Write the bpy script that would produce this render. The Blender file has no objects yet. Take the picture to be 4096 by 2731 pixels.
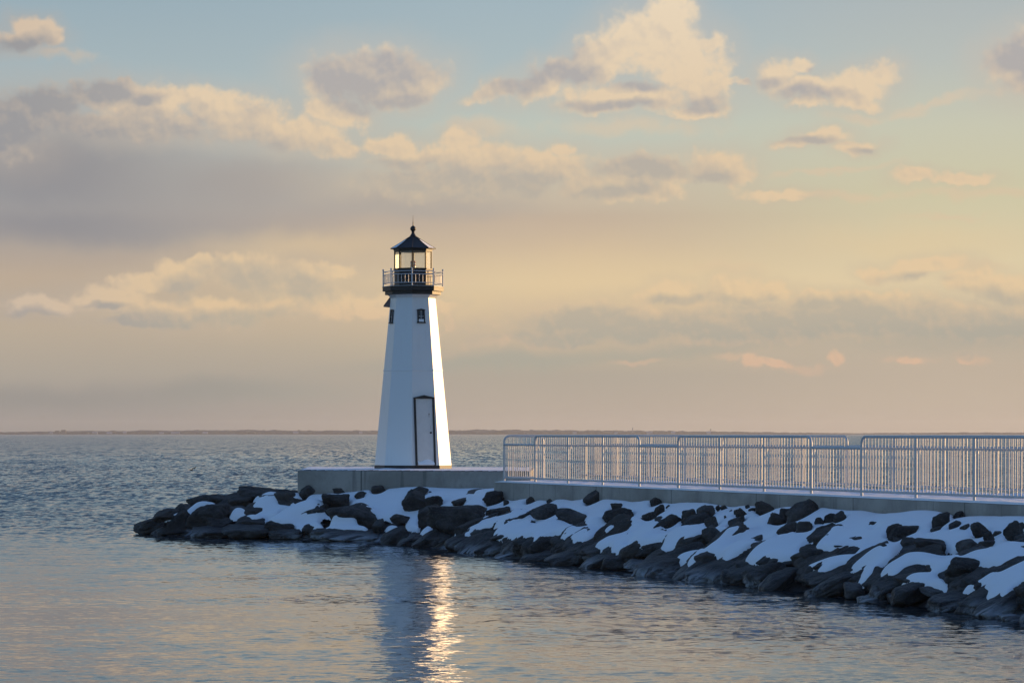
import bpy, bmesh, math, random
import numpy as np
from mathutils import Vector, Matrix, noise as mnoise
from mathutils.bvhtree import BVHTree

random.seed(7)
rng = np.random.default_rng(7)
C = bpy.context.scene.collection
scene = bpy.context.scene

# ------------------------------------------------------------------ camera
EYE = 2.5
F = 100.0 / 36.0 * 4096.0            # focal length in photo pixels
HZ = 1733.5                          # horizon row in the photo
cam_d = bpy.data.cameras.new("camera")
cam_d.lens = 100.0
cam_d.sensor_width = 36.0
cam_d.shift_y = (HZ - 1365.5) / 4096.0
cam_d.clip_start = 1.0
cam_d.clip_end = 60000.0
cam = bpy.data.objects.new("camera", cam_d)
cam.location = (0, 0, EYE)
cam.rotation_euler = (math.radians(90), 0, 0)
C.objects.link(cam)
scene.camera = cam

# ------------------------------------------------------------------ view
scene.view_settings.view_transform = 'Standard'
scene.view_settings.look = 'None'
scene.view_settings.exposure = 0.0
scene.view_settings.gamma = 1.0
scene.render.engine = 'CYCLES'
scene.cycles.max_bounces = 6
scene.cycles.transparent_max_bounces = 12
scene.cycles.sample_clamp_indirect = 6.0

# ------------------------------------------------------------------ sun
SUN_AZ, SUN_EL = 59.0, 6.5           # degrees clockwise from +Y, and above the horizon
sun_d = bpy.data.lights.new("sun", 'SUN')
sun_d.energy = 5.0
sun_d.angle = math.radians(0.5)
sun_d.color = (1.0, 0.61, 0.27)
sun = bpy.data.objects.new("sun", sun_d)
sv = Vector((math.sin(math.radians(SUN_AZ)) * math.cos(math.radians(SUN_EL)),
             math.cos(math.radians(SUN_AZ)) * math.cos(math.radians(SUN_EL)),
             math.sin(math.radians(SUN_EL))))
sun.rotation_euler = sv.to_track_quat('Z', 'Y').to_euler()
sun.location = sv * 60
C.objects.link(sun)


# ------------------------------------------------------------------ node helpers
def lin(c):
    return tuple(((v / 255.0) / 12.92 if v / 255.0 <= 0.04045 else ((v / 255.0 + 0.055) / 1.055) ** 2.4) for v in c)


class NG:
    """tiny expression helper over a node tree"""

    def __init__(self, tree):
        self.t = tree
        self.n = tree.nodes
        self.l = tree.links

    def put(self, sock, v):
        if v is None:
            return
        if isinstance(v, bpy.types.NodeSocket):
            self.l.new(v, sock)
        elif isinstance(v, (tuple, list)):
            v = tuple(v)
            if len(sock.default_value) == 4 and len(v) == 3:
                v = v + (1.0,)
            sock.default_value = v
        else:
            sock.default_value = v

    def m(self, op, a, b=None, c=None, clamp=False):
        n = self.n.new('ShaderNodeMath')
        n.operation = op
        n.use_clamp = clamp
        for i, v in enumerate((a, b, c)):
            self.put(n.inputs[i], v)
        return n.outputs[0]

    def vm(self, op, a, b=None, out=0, scale=None):
        n = self.n.new('ShaderNodeVectorMath')
        n.operation = op
        self.put(n.inputs[0], a)
        if b is not None:
            self.put(n.inputs[1], b)
        if scale is not None:
            self.put(n.inputs['Scale'], scale)
        return n.outputs[out]

    def length(self, a):
        return self.vm('LENGTH', a, out=1)

    def comb(self, x, y, z):
        n = self.n.new('ShaderNodeCombineXYZ')
        for i, v in enumerate((x, y, z)):
            self.put(n.inputs[i], v)
        return n.outputs[0]

    def sep(self, v):
        n = self.n.new('ShaderNodeSeparateXYZ')
        self.put(n.inputs[0], v)
        return n.outputs[0], n.outputs[1], n.outputs[2]

    def voro(self, vec, scale, detail=2.0, rough=0.5, smooth=0.6):
        n = self.n.new('ShaderNodeTexVoronoi')
        n.voronoi_dimensions = '2D'
        n.feature = 'SMOOTH_F1'
        self.put(n.inputs['Vector'], vec)
        n.inputs['Scale'].default_value = scale
        n.inputs['Detail'].default_value = detail
        n.inputs['Roughness'].default_value = rough
        n.inputs['Smoothness'].default_value = smooth
        return n.outputs['Distance']

    def noise(self, vec, scale, detail=4.0, rough=0.5, dist=0.0, color=False, dim='3D'):
        n = self.n.new('ShaderNodeTexNoise')
        n.noise_dimensions = dim
        self.put(n.inputs['Vector'], vec)
        n.inputs['Scale'].default_value = scale
        n.inputs['Detail'].default_value = detail
        n.inputs['Roughness'].default_value = rough
        n.inputs['Distortion'].default_value = dist
        return n.outputs[1] if color else n.outputs[0]

    def smooth(self, v, a, b, lo=0.0, hi=1.0):
        n = self.n.new('ShaderNodeMapRange')
        n.interpolation_type = 'SMOOTHSTEP'
        self.put(n.inputs['Value'], v)
        n.inputs['From Min'].default_value = a
        n.inputs['From Max'].default_value = b
        n.inputs['To Min'].default_value = lo
        n.inputs['To Max'].default_value = hi
        return n.outputs[0]

    def mix(self, f, a, b, blend='MIX'):
        n = self.n.new('ShaderNodeMix')
        n.data_type = 'RGBA'
        n.blend_type = blend
        n.clamp_factor = True
        self.put(n.inputs[0], f)
        self.put(n.inputs[6], a)
        self.put(n.inputs[7], b)
        return n.outputs[2]

    def ramp(self, f, stops):
        n = self.n.new('ShaderNodeValToRGB')
        self.put(n.inputs[0], f)
        cr = n.color_ramp
        while len(cr.elements) > 1:
            cr.elements.remove(cr.elements[-1])
        for i, (p, c) in enumerate(stops):
            e = cr.elements[0] if i == 0 else cr.elements.new(p)
            e.position = p
            e.color = tuple(c) + (1.0,) if len(c) == 3 else c
        return n.outputs[0]

    def mapping(self, vec, loc, rot, scale):
        n = self.n.new('ShaderNodeMapping')
        n.vector_type = 'TEXTURE'
        self.put(n.inputs[0], vec)
        n.inputs[1].default_value = loc
        n.inputs[2].default_value = rot
        n.inputs[3].default_value = scale
        return n.outputs[0]


# ------------------------------------------------------------------ world: sky + clouds (in compass / elevation space)
world = bpy.data.worlds.new("World")
scene.world = world
world.use_nodes = True
g = NG(world.node_tree)
for n in list(g.n):
    g.n.remove(n)
wout = g.n.new('ShaderNodeOutputWorld')
bg = g.n.new('ShaderNodeBackground')
SKY = 0.15
bg.inputs['Strength'].default_value = SKY
sky = g.n.new('ShaderNodeTexSky')
sky.sky_type = 'NISHITA'
sky.sun_disc = False
sky.sun_elevation = math.radians(SUN_EL)
sky.sun_rotation = math.radians(SUN_AZ)
sky.air_density = 1.0
sky.dust_density = 1.0
sky.ozone_density = 2.0
tc = g.n.new('ShaderNodeTexCoord')
dx, dy, dz = g.sep(tc.outputs['Generated'])
az = g.m('ARCTAN2', dx, dy)                      # 0 at +Y, positive to +X
el = g.m('ARCSINE', dz)
# units: thousandths of "overview pixels": 1 unit of U = 1000 px of a 2352 px wide view of this bearing range
K = (100.0 / 36.0 * 2352.0) / 1000.0
U = g.m('MULTIPLY_ADD', az, K, 1.176)
V = g.m('MULTIPLY_ADD', el, -K, HZ * 2352 / 4096 / 1000.0)       # grows downwards, horizon at .9954
p0 = g.comb(U, V, 0.0)


def ramp_px(stops):
    a, b = -1.0, 1.05
    f = g.m('DIVIDE', g.m('SUBTRACT', V, a), b - a)
    return g.ramp(f, [((y / 1000.0 - a) / (b - a), lin(c)) for y, c in stops])


left = ramp_px([(-900, (92, 126, 160)), (-250, (138, 163, 179)), (0, (152, 173, 184)), (200, (168, 183, 187)), (380, (170, 172, 170)), (520, (162, 156, 154)),
                (640, (188, 170, 150)), (760, (186, 171, 151)), (860, (172, 163, 150)), (930, (157, 151, 145)), (995, (143, 140, 137))])
mid = ramp_px([(-900, (96, 128, 160)), (-250, (146, 168, 181)), (0, (162, 181, 190)), (150, (172, 187, 190)), (290, (190, 197, 186)), (420, (196, 190, 172)),
               (500, (196, 177, 156)), (570, (208, 186, 157)), (650, (223, 200, 162)), (720, (214, 190, 155)), (800, (190, 176, 153)),
               (860, (176, 166, 151)), (930, (180, 167, 152)), (995, (180, 166, 152))])
right = ramp_px([(-900, (104, 132, 158)), (-250, (154, 171, 179)), (0, (173, 182, 184)), (150, (184, 190, 185)), (300, (200, 199, 178)), (450, (206, 199, 167)),
                 (560, (215, 202, 168)), (650, (225, 206, 168)), (720, (205, 190, 162)), (780, (184, 174, 156)), (840, (190, 175, 156)),
                 (920, (192, 176, 157)), (995, (187, 171, 154))])
base = g.mix(g.smooth(U, 0.15, 1.35), left, mid)
base = g.mix(g.smooth(U, 1.25, 2.25), base, right)

# warp the positions of the cloud blobs with noise
nw1 = g.vm('SUBTRACT', g.noise(p0, 5.5, 4.0, 0.55, color=True, dim='2D'), (0.5, 0.5, 0.5))
pw = g.vm('MULTIPLY_ADD', nw1, (0.085, 0.065, 0.0))
pw.node.inputs[2].default_value = (0, 0, 0)
g.put(pw.node.inputs[2], p0)
nw2 = g.vm('SUBTRACT', g.noise(p0, 26.0, 4.0, 0.6, color=True, dim='2D'), (0.5, 0.5, 0.5))
pw2 = g.vm('MULTIPLY_ADD', nw2, (0.020, 0.020, 0.0))
g.put(pw2.node.inputs[2], pw)


def blobs(vec, lst, k=0.25):
    """smooth union of ellipses: 1 at a centre, 0 on the edge, negative outside"""
    acc = None
    for b in lst:
        cx, cy, rx, ry = b[:4]
        rot = math.radians(-(b[4] if len(b) > 4 else 0))
        v_i = vec
        if acc is not None:          # evaluate the ellipses one after the other (keeps the shader's stack small)
            v_i = g.vm('MULTIPLY_ADD', g.comb(acc, acc, 0.0), (1e-7, 1e-7, 0.0))
            g.put(v_i.node.inputs[2], vec)
        mp = g.mapping(v_i, (cx / 1000, cy / 1000, 0), (0, 0, rot), (rx / 1000, ry / 1000, 1))
        d = g.length(mp)
        acc = d if acc is None else g.m('SMOOTH_MIN', acc, d, k)
    return g.m('SUBTRACT', 1.0, acc)


CLOUDS = [
    (60, 112, 80, 34, 0), (85, 85, 55, 30, -15), (130, 112, 30, 22),
    (80, 262, 120, 50), (20, 300, 120, 80), (250, 222, 95, 40), (285, 192, 24, 12), (350, 245, 130, 52), (430, 225, 80, 34), (520, 262, 90, 52), (600, 290, 100, 46), (700, 318, 110, 44), (785, 342, 50, 26), (300, 300, 280, 40),
    (850, 175, 150, 62), (760, 195, 75, 60), (960, 182, 65, 52), (785, 262, 80, 44), (900, 215, 100, 40),
    (880, 330, 50, 30), (925, 345, 45, 22), (960, 366, 100, 32), (1090, 372, 150, 44), (1060, 330, 60, 26), (1240, 388, 120, 44), (1340, 425, 80, 30), (1050, 425, 240, 40), (1290, 352, 35, 18),
    (1480, 402, 180, 36), (1650, 390, 80, 40), (1700, 410, 45, 30), (1440, 445, 140, 28), (1780, 452, 90, 16),
    (1535, 45, 64, 62), (1500, 105, 110, 72), (1580, 150, 88, 76), (1390, 140, 110, 56, 20), (1260, 175, 110, 40, 24), (1150, 208, 90, 22, 24), (1615, 215, 52, 50), (1450, 225, 180, 36), (1625, 112, 36, 24), (1380, 240, 110, 26), (1600, 255, 60, 20), (1620, 200, 70, 12),
    (1775, 185, 65, 42), (1840, 165, 40, 24), (1860, 220, 100, 30), (1960, 212, 80, 44, 15), (2015, 178, 40, 34), (1970, 245, 60, 18), (1700, 205, 20, 10), (1860, 250, 60, 14),
    (2318, 172, 72, 66), (2350, 145, 60, 60),
    (1890, 318, 75, 20, 4), (1965, 340, 55, 18), (1830, 332, 60, 14, 8), (2080, 410, 50, 18), (2190, 420, 80, 16),
    (1540, 668, 50, 26), (1490, 680, 40, 20), (1600, 690, 110, 20), (1700, 672, 90, 28), (1760, 668, 60, 22), (1840, 690, 50, 22), (2000, 632, 45, 20), (2080, 625, 70, 26), (2150, 612, 80, 22), (2230, 652, 70, 30), (2310, 672, 70, 36), (2350, 690, 40, 40), (1950, 690, 160, 22),
    (1900, 735, 480, 50), (1420, 735, 280, 38), (1600, 755, 520, 34), (1290, 775, 200, 22, 5), (2250, 745, 220, 46),
    (1745, 828, 30, 20, -30), (1795, 834, 40, 12, -14), (1926, 828, 18, 20), (2080, 828, 30, 10), (2212, 822, 28, 16),
    (110, 705, 100, 24), (260, 692, 110, 36), (330, 655, 90, 26), (430, 640, 80, 40), (470, 610, 40, 20), (580, 625, 95, 52), (690, 645, 80, 46), (760, 620, 60, 20), (450, 720, 170, 40), (700, 700, 150, 38), (860, 700, 80, 30), (340, 740, 120, 18),
    (1035, 735, 16, 28), (1000, 700, 60, 14),
]
WISPS = [(150, 145, 90, 16), (2150, 250, 150, 14, 9), (2070, 272, 60, 13), (1970, 278, 70, 13), (2230, 452, 260, 14), (1930, 452, 170, 13), (2170, 503, 100, 9), (1900, 393, 170, 10, 4),
         (1450, 295, 200, 26), (1100, 300, 110, 26), (1690, 815, 50, 12), (1840, 846, 60, 12), (2080, 828, 70, 10), (2240, 832, 40, 10), (1460, 830, 60, 8, 8), (1660, 622, 90, 16), (2240, 618, 90, 16), (1040, 640, 60, 14), (860, 690, 120, 20), (1240, 700, 120, 14)]
SHADE = [
    (35, 130, 80, 26), (75, 255, 110, 50), (235, 213, 75, 30), (230, 330, 360, 66), (480, 345, 260, 24), (345, 232, 40, 16), (20, 300, 160, 90),
    (860, 172, 130, 50), (755, 178, 60, 44), (820, 225, 70, 44), (920, 230, 70, 20),
    (900, 385, 110, 20), (960, 420, 200, 40), (1150, 440, 260, 38), (1460, 398, 140, 24), (1640, 422, 45, 20), (1390, 445, 110, 20), (1240, 410, 60, 16),
    (1230, 172, 110, 26, 24), (1330, 168, 60, 26), (1400, 246, 120, 12), (1460, 200, 50, 14), (1610, 244, 40, 14),
    (1745, 205, 55, 14), (1850, 232, 90, 16), (2345, 170, 110, 90), (1860, 328, 90, 10), (1995, 348, 40, 8), (1880, 180, 20, 10),
    (2200, 458, 220, 7), (1900, 745, 520, 46), (1400, 750, 300, 36), (1300, 780, 220, 26), (2280, 765, 260, 46), (1700, 695, 100, 16), (1560, 690, 80, 14), (2080, 645, 90, 12), (2270, 690, 100, 22), (1880, 705, 120, 16),
    (590, 640, 110, 40), (440, 665, 60, 26), (300, 745, 320, 26), (700, 668, 80, 26), (90, 735, 110, 18), (560, 730, 120, 18), (240, 705, 40, 10),
]
n_hi = g.noise(p0, 20.0, 6.0, 0.58, dim='2D')
n_mid = g.noise(pw, 8.0, 5.0, 0.55, dim='2D')
pv = g.vm('MULTIPLY_ADD', nw2, (0.010, 0.010, 0.0))
g.put(pv.node.inputs[2], p0)
bil = g.voro(pv, 22.0, 2.0, 0.5, 0.9)                      # cauliflower heads
body = blobs(pw2, CLOUDS, 0.2)
den = g.m('MULTIPLY_ADD', g.m('SUBTRACT', n_hi, 0.5), 0.95, body)
den = g.m('MULTIPLY_ADD', g.m('SUBTRACT', n_mid, 0.5), 0.35, den)
den = g.m('MULTIPLY_ADD', g.m('SUBTRACT', 0.42, bil), 0.16, den)
alpha = g.smooth(den, -0.22, 0.38)
halo = g.m('MULTIPLY', g.smooth(body, -1.1, 0.35), 0.42)
sh = g.m('MULTIPLY_ADD', g.m('SUBTRACT', n_mid, 0.5), 0.9, blobs(pw, SHADE, 0.6))
sh = g.smooth(sh, -0.9, 0.7)
# relief: the cloud billows are brighter on the side towards the sun (right, up)
pd = g.vm('ADD', pv, (0.005, -0.011, 0.0))
bil2 = g.voro(pd, 22.0, 2.0, 0.5, 0.9)
pd2 = g.vm('ADD', p0, (0.007, -0.019, 0.0))
n_a = g.noise(p0, 10.0, 5.0, 0.5, dim='2D')
n_b = g.noise(pd2, 10.0, 5.0, 0.5, dim='2D')
rel = g.m('MULTIPLY_ADD', g.m('SUBTRACT', n_a, n_b), 1.3, g.m('MULTIPLY', g.m('SUBTRACT', bil2, bil), 0.34))
rel = g.m('MULTIPLY_ADD', g.smooth(den, 0.7, 0.0), 0.06, rel)      # thin bright rims
lit = g.ramp(g.m('DIVIDE', V, 1.0), [(0.0, lin((236, 216, 187))), (0.2, lin((229, 206, 175))), (0.38, lin((225, 200, 167))), (0.68, lin((230, 201, 160))), (0.84, lin((222, 184, 154)))])
lit = g.mix(g.smooth(U, 0.5, 0.0), lit, lin((214, 192, 168)))
gry = g.ramp(g.m('DIVIDE', V, 1.0), [(0.0, lin((176, 173, 174))), (0.2, lin((176, 171, 169))), (0.42, lin((184, 175, 162))), (0.66, lin((188, 176, 157))), (0.77, lin((172, 168, 155)))])
gry = g.mix(g.smooth(U, 0.6, 0.0), gry, lin((154, 153, 155)))
shf = g.m('SUBTRACT', sh, rel, clamp=True)
ccol = g.mix(shf, lit, gry)
# soft banks without edges
SOFT_MAUVE = blobs(pw, [(150, 400, 480, 150), (560, 430, 330, 90), (950, 470, 330, 45), (250, 530, 420, 60)], 0.5)
SOFT_LOW = blobs(pw, [(120, 920, 420, 40), (1150, 830, 380, 26, 3), (1650, 790, 420, 26, 6), (2250, 775, 420, 34, 1), (500, 905, 380, 40)], 0.5)
SOFT_GLOW = blobs(pw, [(1350, 640, 420, 90), (700, 560, 300, 40), (2100, 560, 350, 60), (1050, 700, 200, 50), (430, 720, 260, 30)], 0.5)
col = g.mix(g.m('MULTIPLY', g.smooth(SOFT_GLOW, -0.3, 1.0), 0.45), base, lin((226, 200, 158)))
col = g.mix(g.m('MULTIPLY', g.smooth(SOFT_MAUVE, -0.15, 0.9), 0.9), col, g.mix(g.smooth(U, 0.0, 0.7), lin((141, 141, 146)), lin((170, 163, 157))))
col = g.mix(g.m('MULTIPLY', g.smooth(SOFT_LOW, -0.3, 0.9), 0.85), col, g.mix(g.smooth(U, 0.1, 1.2), lin((148, 145, 140)), lin((170, 167, 153))))
ca = g.m('MULTIPLY', alpha, g.m('MULTIPLY_ADD', g.smooth(V, 0.5, 0.75), -0.18, 0.93))
wsp = g.m('MULTIPLY', g.smooth(g.m('MULTIPLY_ADD', g.m('SUBTRACT', n_hi, 0.5), 1.2, blobs(pw2, WISPS, 0.1)), -0.3, 0.9), 0.62)
col = g.mix(wsp, col, g.mix(0.25, lit, gry))
col = g.mix(halo, col, g.mix(0.6, lit, gry))
painted = g.mix(ca, col, ccol)
painted = g.vm('SCALE', painted, scale=1.0 / SKY)
# blend into the physical sky away from this part of the sky
wmask = g.m('MULTIPLY', g.smooth(el, math.radians(46), math.radians(10)),
            g.smooth(g.m('ABSOLUTE', az), math.radians(75), math.radians(26)))
nish = g.mix(1.0, sky.outputs[0], (1.0, 1.13, 1.45), 'MULTIPLY')
boost = g.smooth(el, math.radians(15), math.radians(60), 1.0, 1.45)
nish = g.vm('SCALE', nish, scale=boost)
wcol = g.mix(wmask, nish, painted)
g.put(bg.inputs['Color'], wcol)
g.l.new(bg.outputs[0], wout.inputs['Surface'])
world.cycles.sampling_method = 'NONE'


# ------------------------------------------------------------------ materials
def newmat(name):
    m = bpy.data.materials.new(name)
    m.use_nodes = True
    k = NG(m.node_tree)
    for n in list(k.n):
        k.n.remove(n)
    o = k.n.new('ShaderNodeOutputMaterial')
    b = k.n.new('ShaderNodeBsdfPrincipled')
    k.l.new(b.outputs[0], o.inputs['Surface'])
    return m, k, b, o


def geo(k):
    n = k.n.new('ShaderNodeNewGeometry')
    return n


def objco(k):
    return k.n.new('ShaderNodeTexCoord').outputs['Object']


def bump(k, b, h, strength, dist):
    n = k.n.new('ShaderNodeBump')
    n.inputs['Strength'].default_value = strength
    n.inputs['Distance'].default_value = dist
    k.put(n.inputs['Height'], h)
    k.l.new(n.outputs[0], b.inputs['Normal'])


def simple(name, col, rough=0.5, metal=0.0, var=0.12, scale=6.0, bmp=0.0, bscale=60.0, spec=0.5):
    m, k, b, o = newmat(name)
    p = objco(k)
    n = k.noise(p, scale, 5.0, 0.6)
    f = k.smooth(n, 0.25, 0.75)
    k.put(b.inputs['Base Color'], k.mix(f, tuple(c * (1 - var) for c in col), tuple(min(1, c * (1 + var)) for c in col)))
    b.inputs['Roughness'].default_value = rough
    b.inputs['Metallic'].default_value = metal
    b.inputs['Specular IOR Level'].default_value = spec
    if bmp > 0:
        bump(k, b, k.noise(p, bscale, 4.0, 0.6), bmp, 0.01)
    return m


MAT = {}
MAT['white'] = None
m, k, b, o = newmat('white_paint')
p = objco(k)
st = k.noise(k.vm('MULTIPLY', p, (9.0, 9.0, 0.7)), 1.0, 4.0, 0.6)
sp = k.noise(p, 2.2, 5.0, 0.6)
f = k.m('MULTIPLY', k.smooth(st, 0.5, 0.8), k.smooth(sp, 0.35, 0.75))
k.put(b.inputs['Base Color'], k.mix(k.m('MULTIPLY', f, 0.35), (0.80, 0.80, 0.79), (0.56, 0.52, 0.45)))
b.inputs['Roughness'].default_value = 0.36
b.inputs['Coat Weight'].default_value = 0.55
b.inputs['Coat Roughness'].default_value = 0.30
bump(k, b, k.noise(p, 7.0, 3.0, 0.5), 0.12, 0.01)
MAT['white'] = m
MAT['door'] = simple('door_paint', (0.70, 0.68, 0.65), 0.4, var=0.05)
MAT['black'] = simple('black_trim_paint', (0.022, 0.021, 0.022), 0.45, var=0.25, scale=9, spec=0.36)
MAT['brown'] = simple('brown_board', (0.16, 0.10, 0.09), 0.5)
MAT['rail'] = simple('grey_rail_paint', (0.58, 0.58, 0.58), 0.48, metal=0.30, var=0.06, scale=3)
MAT['gallery_rail'] = simple('gallery_rail_paint', (0.60, 0.61, 0.63), 0.38, metal=0.0, var=0.06)
MAT['rust'] = simple('rusty_steel', (0.16, 0.07, 0.03), 0.7)
MAT['lens'] = simple('red_lens', (0.42, 0.16, 0.12), 0.2)
MAT['lens_pale'] = simple('pale_lens_band', (0.6, 0.5, 0.42), 0.2)
MAT['steel'] = simple('dull_steel', (0.35, 0.34, 0.33), 0.35, metal=0.7)
MAT['duck'] = simple('dark_feathers', (0.02, 0.018, 0.016), 0.6)
MAT['bill'] = simple('duck_bill', (0.10, 0.08, 0.05), 0.5)
MAT['pane'] = simple('dark_window_pane', (0.03, 0.035, 0.04), 0.08, var=0.05)
MAT['muntin'] = simple('pale_muntin', (0.6, 0.6, 0.6), 0.4)

m, k, b, o = newmat('lantern_glass')
k.n.remove(b)
tr = k.n.new('ShaderNodeBsdfTransparent')
tr.inputs[0].default_value = (0.93, 0.95, 0.95, 1)
gl = k.n.new('ShaderNodeBsdfGlossy')
gl.inputs['Roughness'].default_value = 0.20
lw = k.n.new('ShaderNodeLayerWeight')
lw.inputs[0].default_value = 0.35
ms = k.n.new('ShaderNodeMixShader')
k.put(ms.inputs[0], k.m('MULTIPLY_ADD', lw.outputs['Fresnel'], 0.55, 0.04))
k.l.new(tr.outputs[0], ms.inputs[1])
k.l.new(gl.outputs[0], ms.inputs[2])
tl = k.n.new('ShaderNodeBsdfTranslucent')
tl.inputs[0].default_value = (0.75, 0.72, 0.66, 1)
m2_ = k.n.new('ShaderNodeMixShader')                       # dirty film, mixed in translucent so that sunlit panes glow
k.put(m2_.inputs[0], 0.10)
k.l.new(ms.outputs[0], m2_.inputs[1])
k.l.new(tl.outputs[0], m2_.inputs[2])
k.l.new(m2_.outputs[0], o.inputs['Surface'])
MAT['glass'] = m

# snow
m, k, b, o = newmat('snow')
p = geo(k).outputs['Position']
f = k.noise(p, 1.4, 4.0, 0.6)
k.put(b.inputs['Base Color'], k.mix(f, (0.86, 0.885, 0.92), (0.92, 0.93, 0.945)))
b.inputs['Roughness'].default_value = 0.75
b.inputs['Specular IOR Level'].default_value = 0.25
hh = k.m('MULTIPLY_ADD', k.noise(p, 9.0, 4.0, 0.55), 0.6, k.m('MULTIPLY', k.noise(p, 45.0, 4.0, 0.6), 0.25))
bump(k, b, hh, 0.35, 0.03)
MAT['snow'] = m

# concrete
m, k, b, o = newmat('concrete')
p = geo(k).outputs['Position']
big = k.noise(p, 0.9, 5.0, 0.6)
fine = k.noise(p, 14.0, 5.0, 0.65)
col_ = k.mix(k.smooth(big, 0.35, 0.65), (0.30, 0.272, 0.232), (0.43, 0.395, 0.345))
col_ = k.mix(k.m('MULTIPLY', k.smooth(fine, 0.5, 0.75), 0.35), col_, (0.22, 0.20, 0.185))
strk = k.noise(k.vm('MULTIPLY', p, (5.5, 5.5, 0.35)), 1.0, 3.0, 0.55)
col_ = k.mix(k.m('MULTIPLY', k.smooth(strk, 0.60, 0.74), 0.5), col_, (0.11, 0.10, 0.09))
rs = k.noise(k.vm('MULTIPLY', k.vm('ADD', p, (13.0, 5.0, 0.0)), (3.3, 3.3, 0.4)), 1.0, 2.0, 0.5)
col_ = k.mix(k.m('MULTIPLY', k.smooth(rs, 0.69, 0.76), 0.6), col_, (0.13, 0.065, 0.04))
jx_, jy_, jz_ = k.sep(p)
jd = k.m('FRACT', k.m('DIVIDE', k.m('MULTIPLY_ADD', jx_, 0.37, k.m('MULTIPLY', jy_, -0.929)), 3.69))
jl = k.smooth(k.m('ABSOLUTE', k.m('SUBTRACT', jd, 0.31)), 0.0042, 0.0022)
col_ = k.mix(k.m('MULTIPLY', jl, 0.75), col_, (0.06, 0.056, 0.05))
tp = k.smooth(k.noise(k.vm('MULTIPLY', p, (1.6, 1.6, 0.5)), 1.0, 4.0, 0.6), 0.52, 0.66)
col_ = k.mix(k.m('MULTIPLY', tp, 0.4), col_, (0.17, 0.155, 0.135))
k.put(b.inputs['Base Color'], col_)
b.inputs['Roughness'].default_value = 0.8
bump(k, b, k.noise(p, 30.0, 5.0, 0.6), 0.3, 0.01)
MAT['concrete'] = m

# rock: dark basalt, wet and glazed with ice near the water
m, k, b, o = newmat('riprap_rock')
p = geo(k).outputs['Position']
oi = k.n.new('ShaderNodeObjectInfo')
px_, py_, pz_ = k.sep(p)
n1 = k.noise(p, 3.2, 6.0, 0.62)
n2 = k.noise(p, 19.0, 5.0, 0.65)
c1 = k.mix(k.smooth(n1, 0.3, 0.7), (0.016, 0.016, 0.017), (0.072, 0.069, 0.065))  # random mottling; its lighter tone is brightened to suggest lit faces
c1 = k.mix(k.m('MULTIPLY', k.smooth(n2, 0.52, 0.75), 0.5), c1, (0.125, 0.12, 0.11))
tint = k.m('MULTIPLY_ADD', oi.outputs['Random'], 0.9, 0.65)
c1 = k.vm('MULTIPLY', c1, k.comb(tint, tint, tint))
c1 = k.mix(k.m('MULTIPLY', k.smooth(k.m('FRACT', k.m('MULTIPLY', oi.outputs['Random'], 7.3)), 0.45, 0.95), 0.6), c1, (0.058, 0.048, 0.039))
vein = k.noise(k.vm('MULTIPLY', p, (1.3, 1.3, 3.2)), 1.7, 3.0, 0.6, 1.2)
vf = k.smooth(k.m('ABSOLUTE', k.m('SUBTRACT', vein, 0.52)), 0.012, 0.0)
c1 = k.mix(k.m('MULTIPLY', vf, 0.35), c1, (0.15, 0.15, 0.145))
wet = k.smooth(k.m('ADD', pz_, k.m('MULTIPLY', k.m('SUBTRACT', n1, 0.5), 0.35)), 0.42, 0.12)
c1 = k.mix(k.m('MULTIPLY', wet, 0.5), c1, (0.017, 0.017, 0.019))
# downslope ice streaks
dirx = k.m('MULTIPLY_ADD', px_, 0.37, k.m('MULTIPLY', py_, -0.93))
diru = k.m('MULTIPLY_ADD', px_, 0.93, k.m('MULTIPLY', py_, 0.37))
ice_n = k.noise(k.comb(k.m('MULTIPLY', dirx, 9.0), k.m('MULTIPLY', diru, 1.2), k.m('MULTIPLY', pz_, 1.6)), 1.0, 5.0, 0.65, 0.3)
ice_b = k.noise(p, 0.55, 2.0, 0.5)
ice_z = k.smooth(k.m('ADD', pz_, k.m('MULTIPLY', k.m('SUBTRACT', ice_n, 0.5), 0.28)), 0.28, 0.05)
ice = k.m('MULTIPLY', k.m('MULTIPLY', ice_z, k.smooth(ice_n, 0.40, 0.60)), k.smooth(ice_b, 0.43, 0.56))
c1 = k.mix(k.m('MULTIPLY', ice, 0.85), c1, (0.42, 0.45, 0.49))
k.put(b.inputs['Base Color'], c1)
rr = k.m('MULTIPLY_ADD', wet, -0.36, 0.78)
k.put(b.inputs['Roughness'], rr)
b.inputs['Specular IOR Level'].default_value = 0.45
bh = k.m('MULTIPLY_ADD', k.noise(p, 8.0, 6.0, 0.65), 1.0, k.m('MULTIPLY', n2, 0.35))
bump(k, b, bh, 1.0, 0.08)
MAT['rock'] = m

# water: wavelet slopes added to the surface's own normal
def chop_at(x, y):
    """0 in the sheltered basin on the near side of the breakwater, 1 on the open bay"""
    l_ = y + 0.12 * x + 9.0 * mnoise.noise((x * 0.06, y * 0.06, 2.0))
    t = min(1.0, max(0.0, (l_ - 60.0) / 26.0))
    return t * t * (3 - 2 * t)


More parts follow.
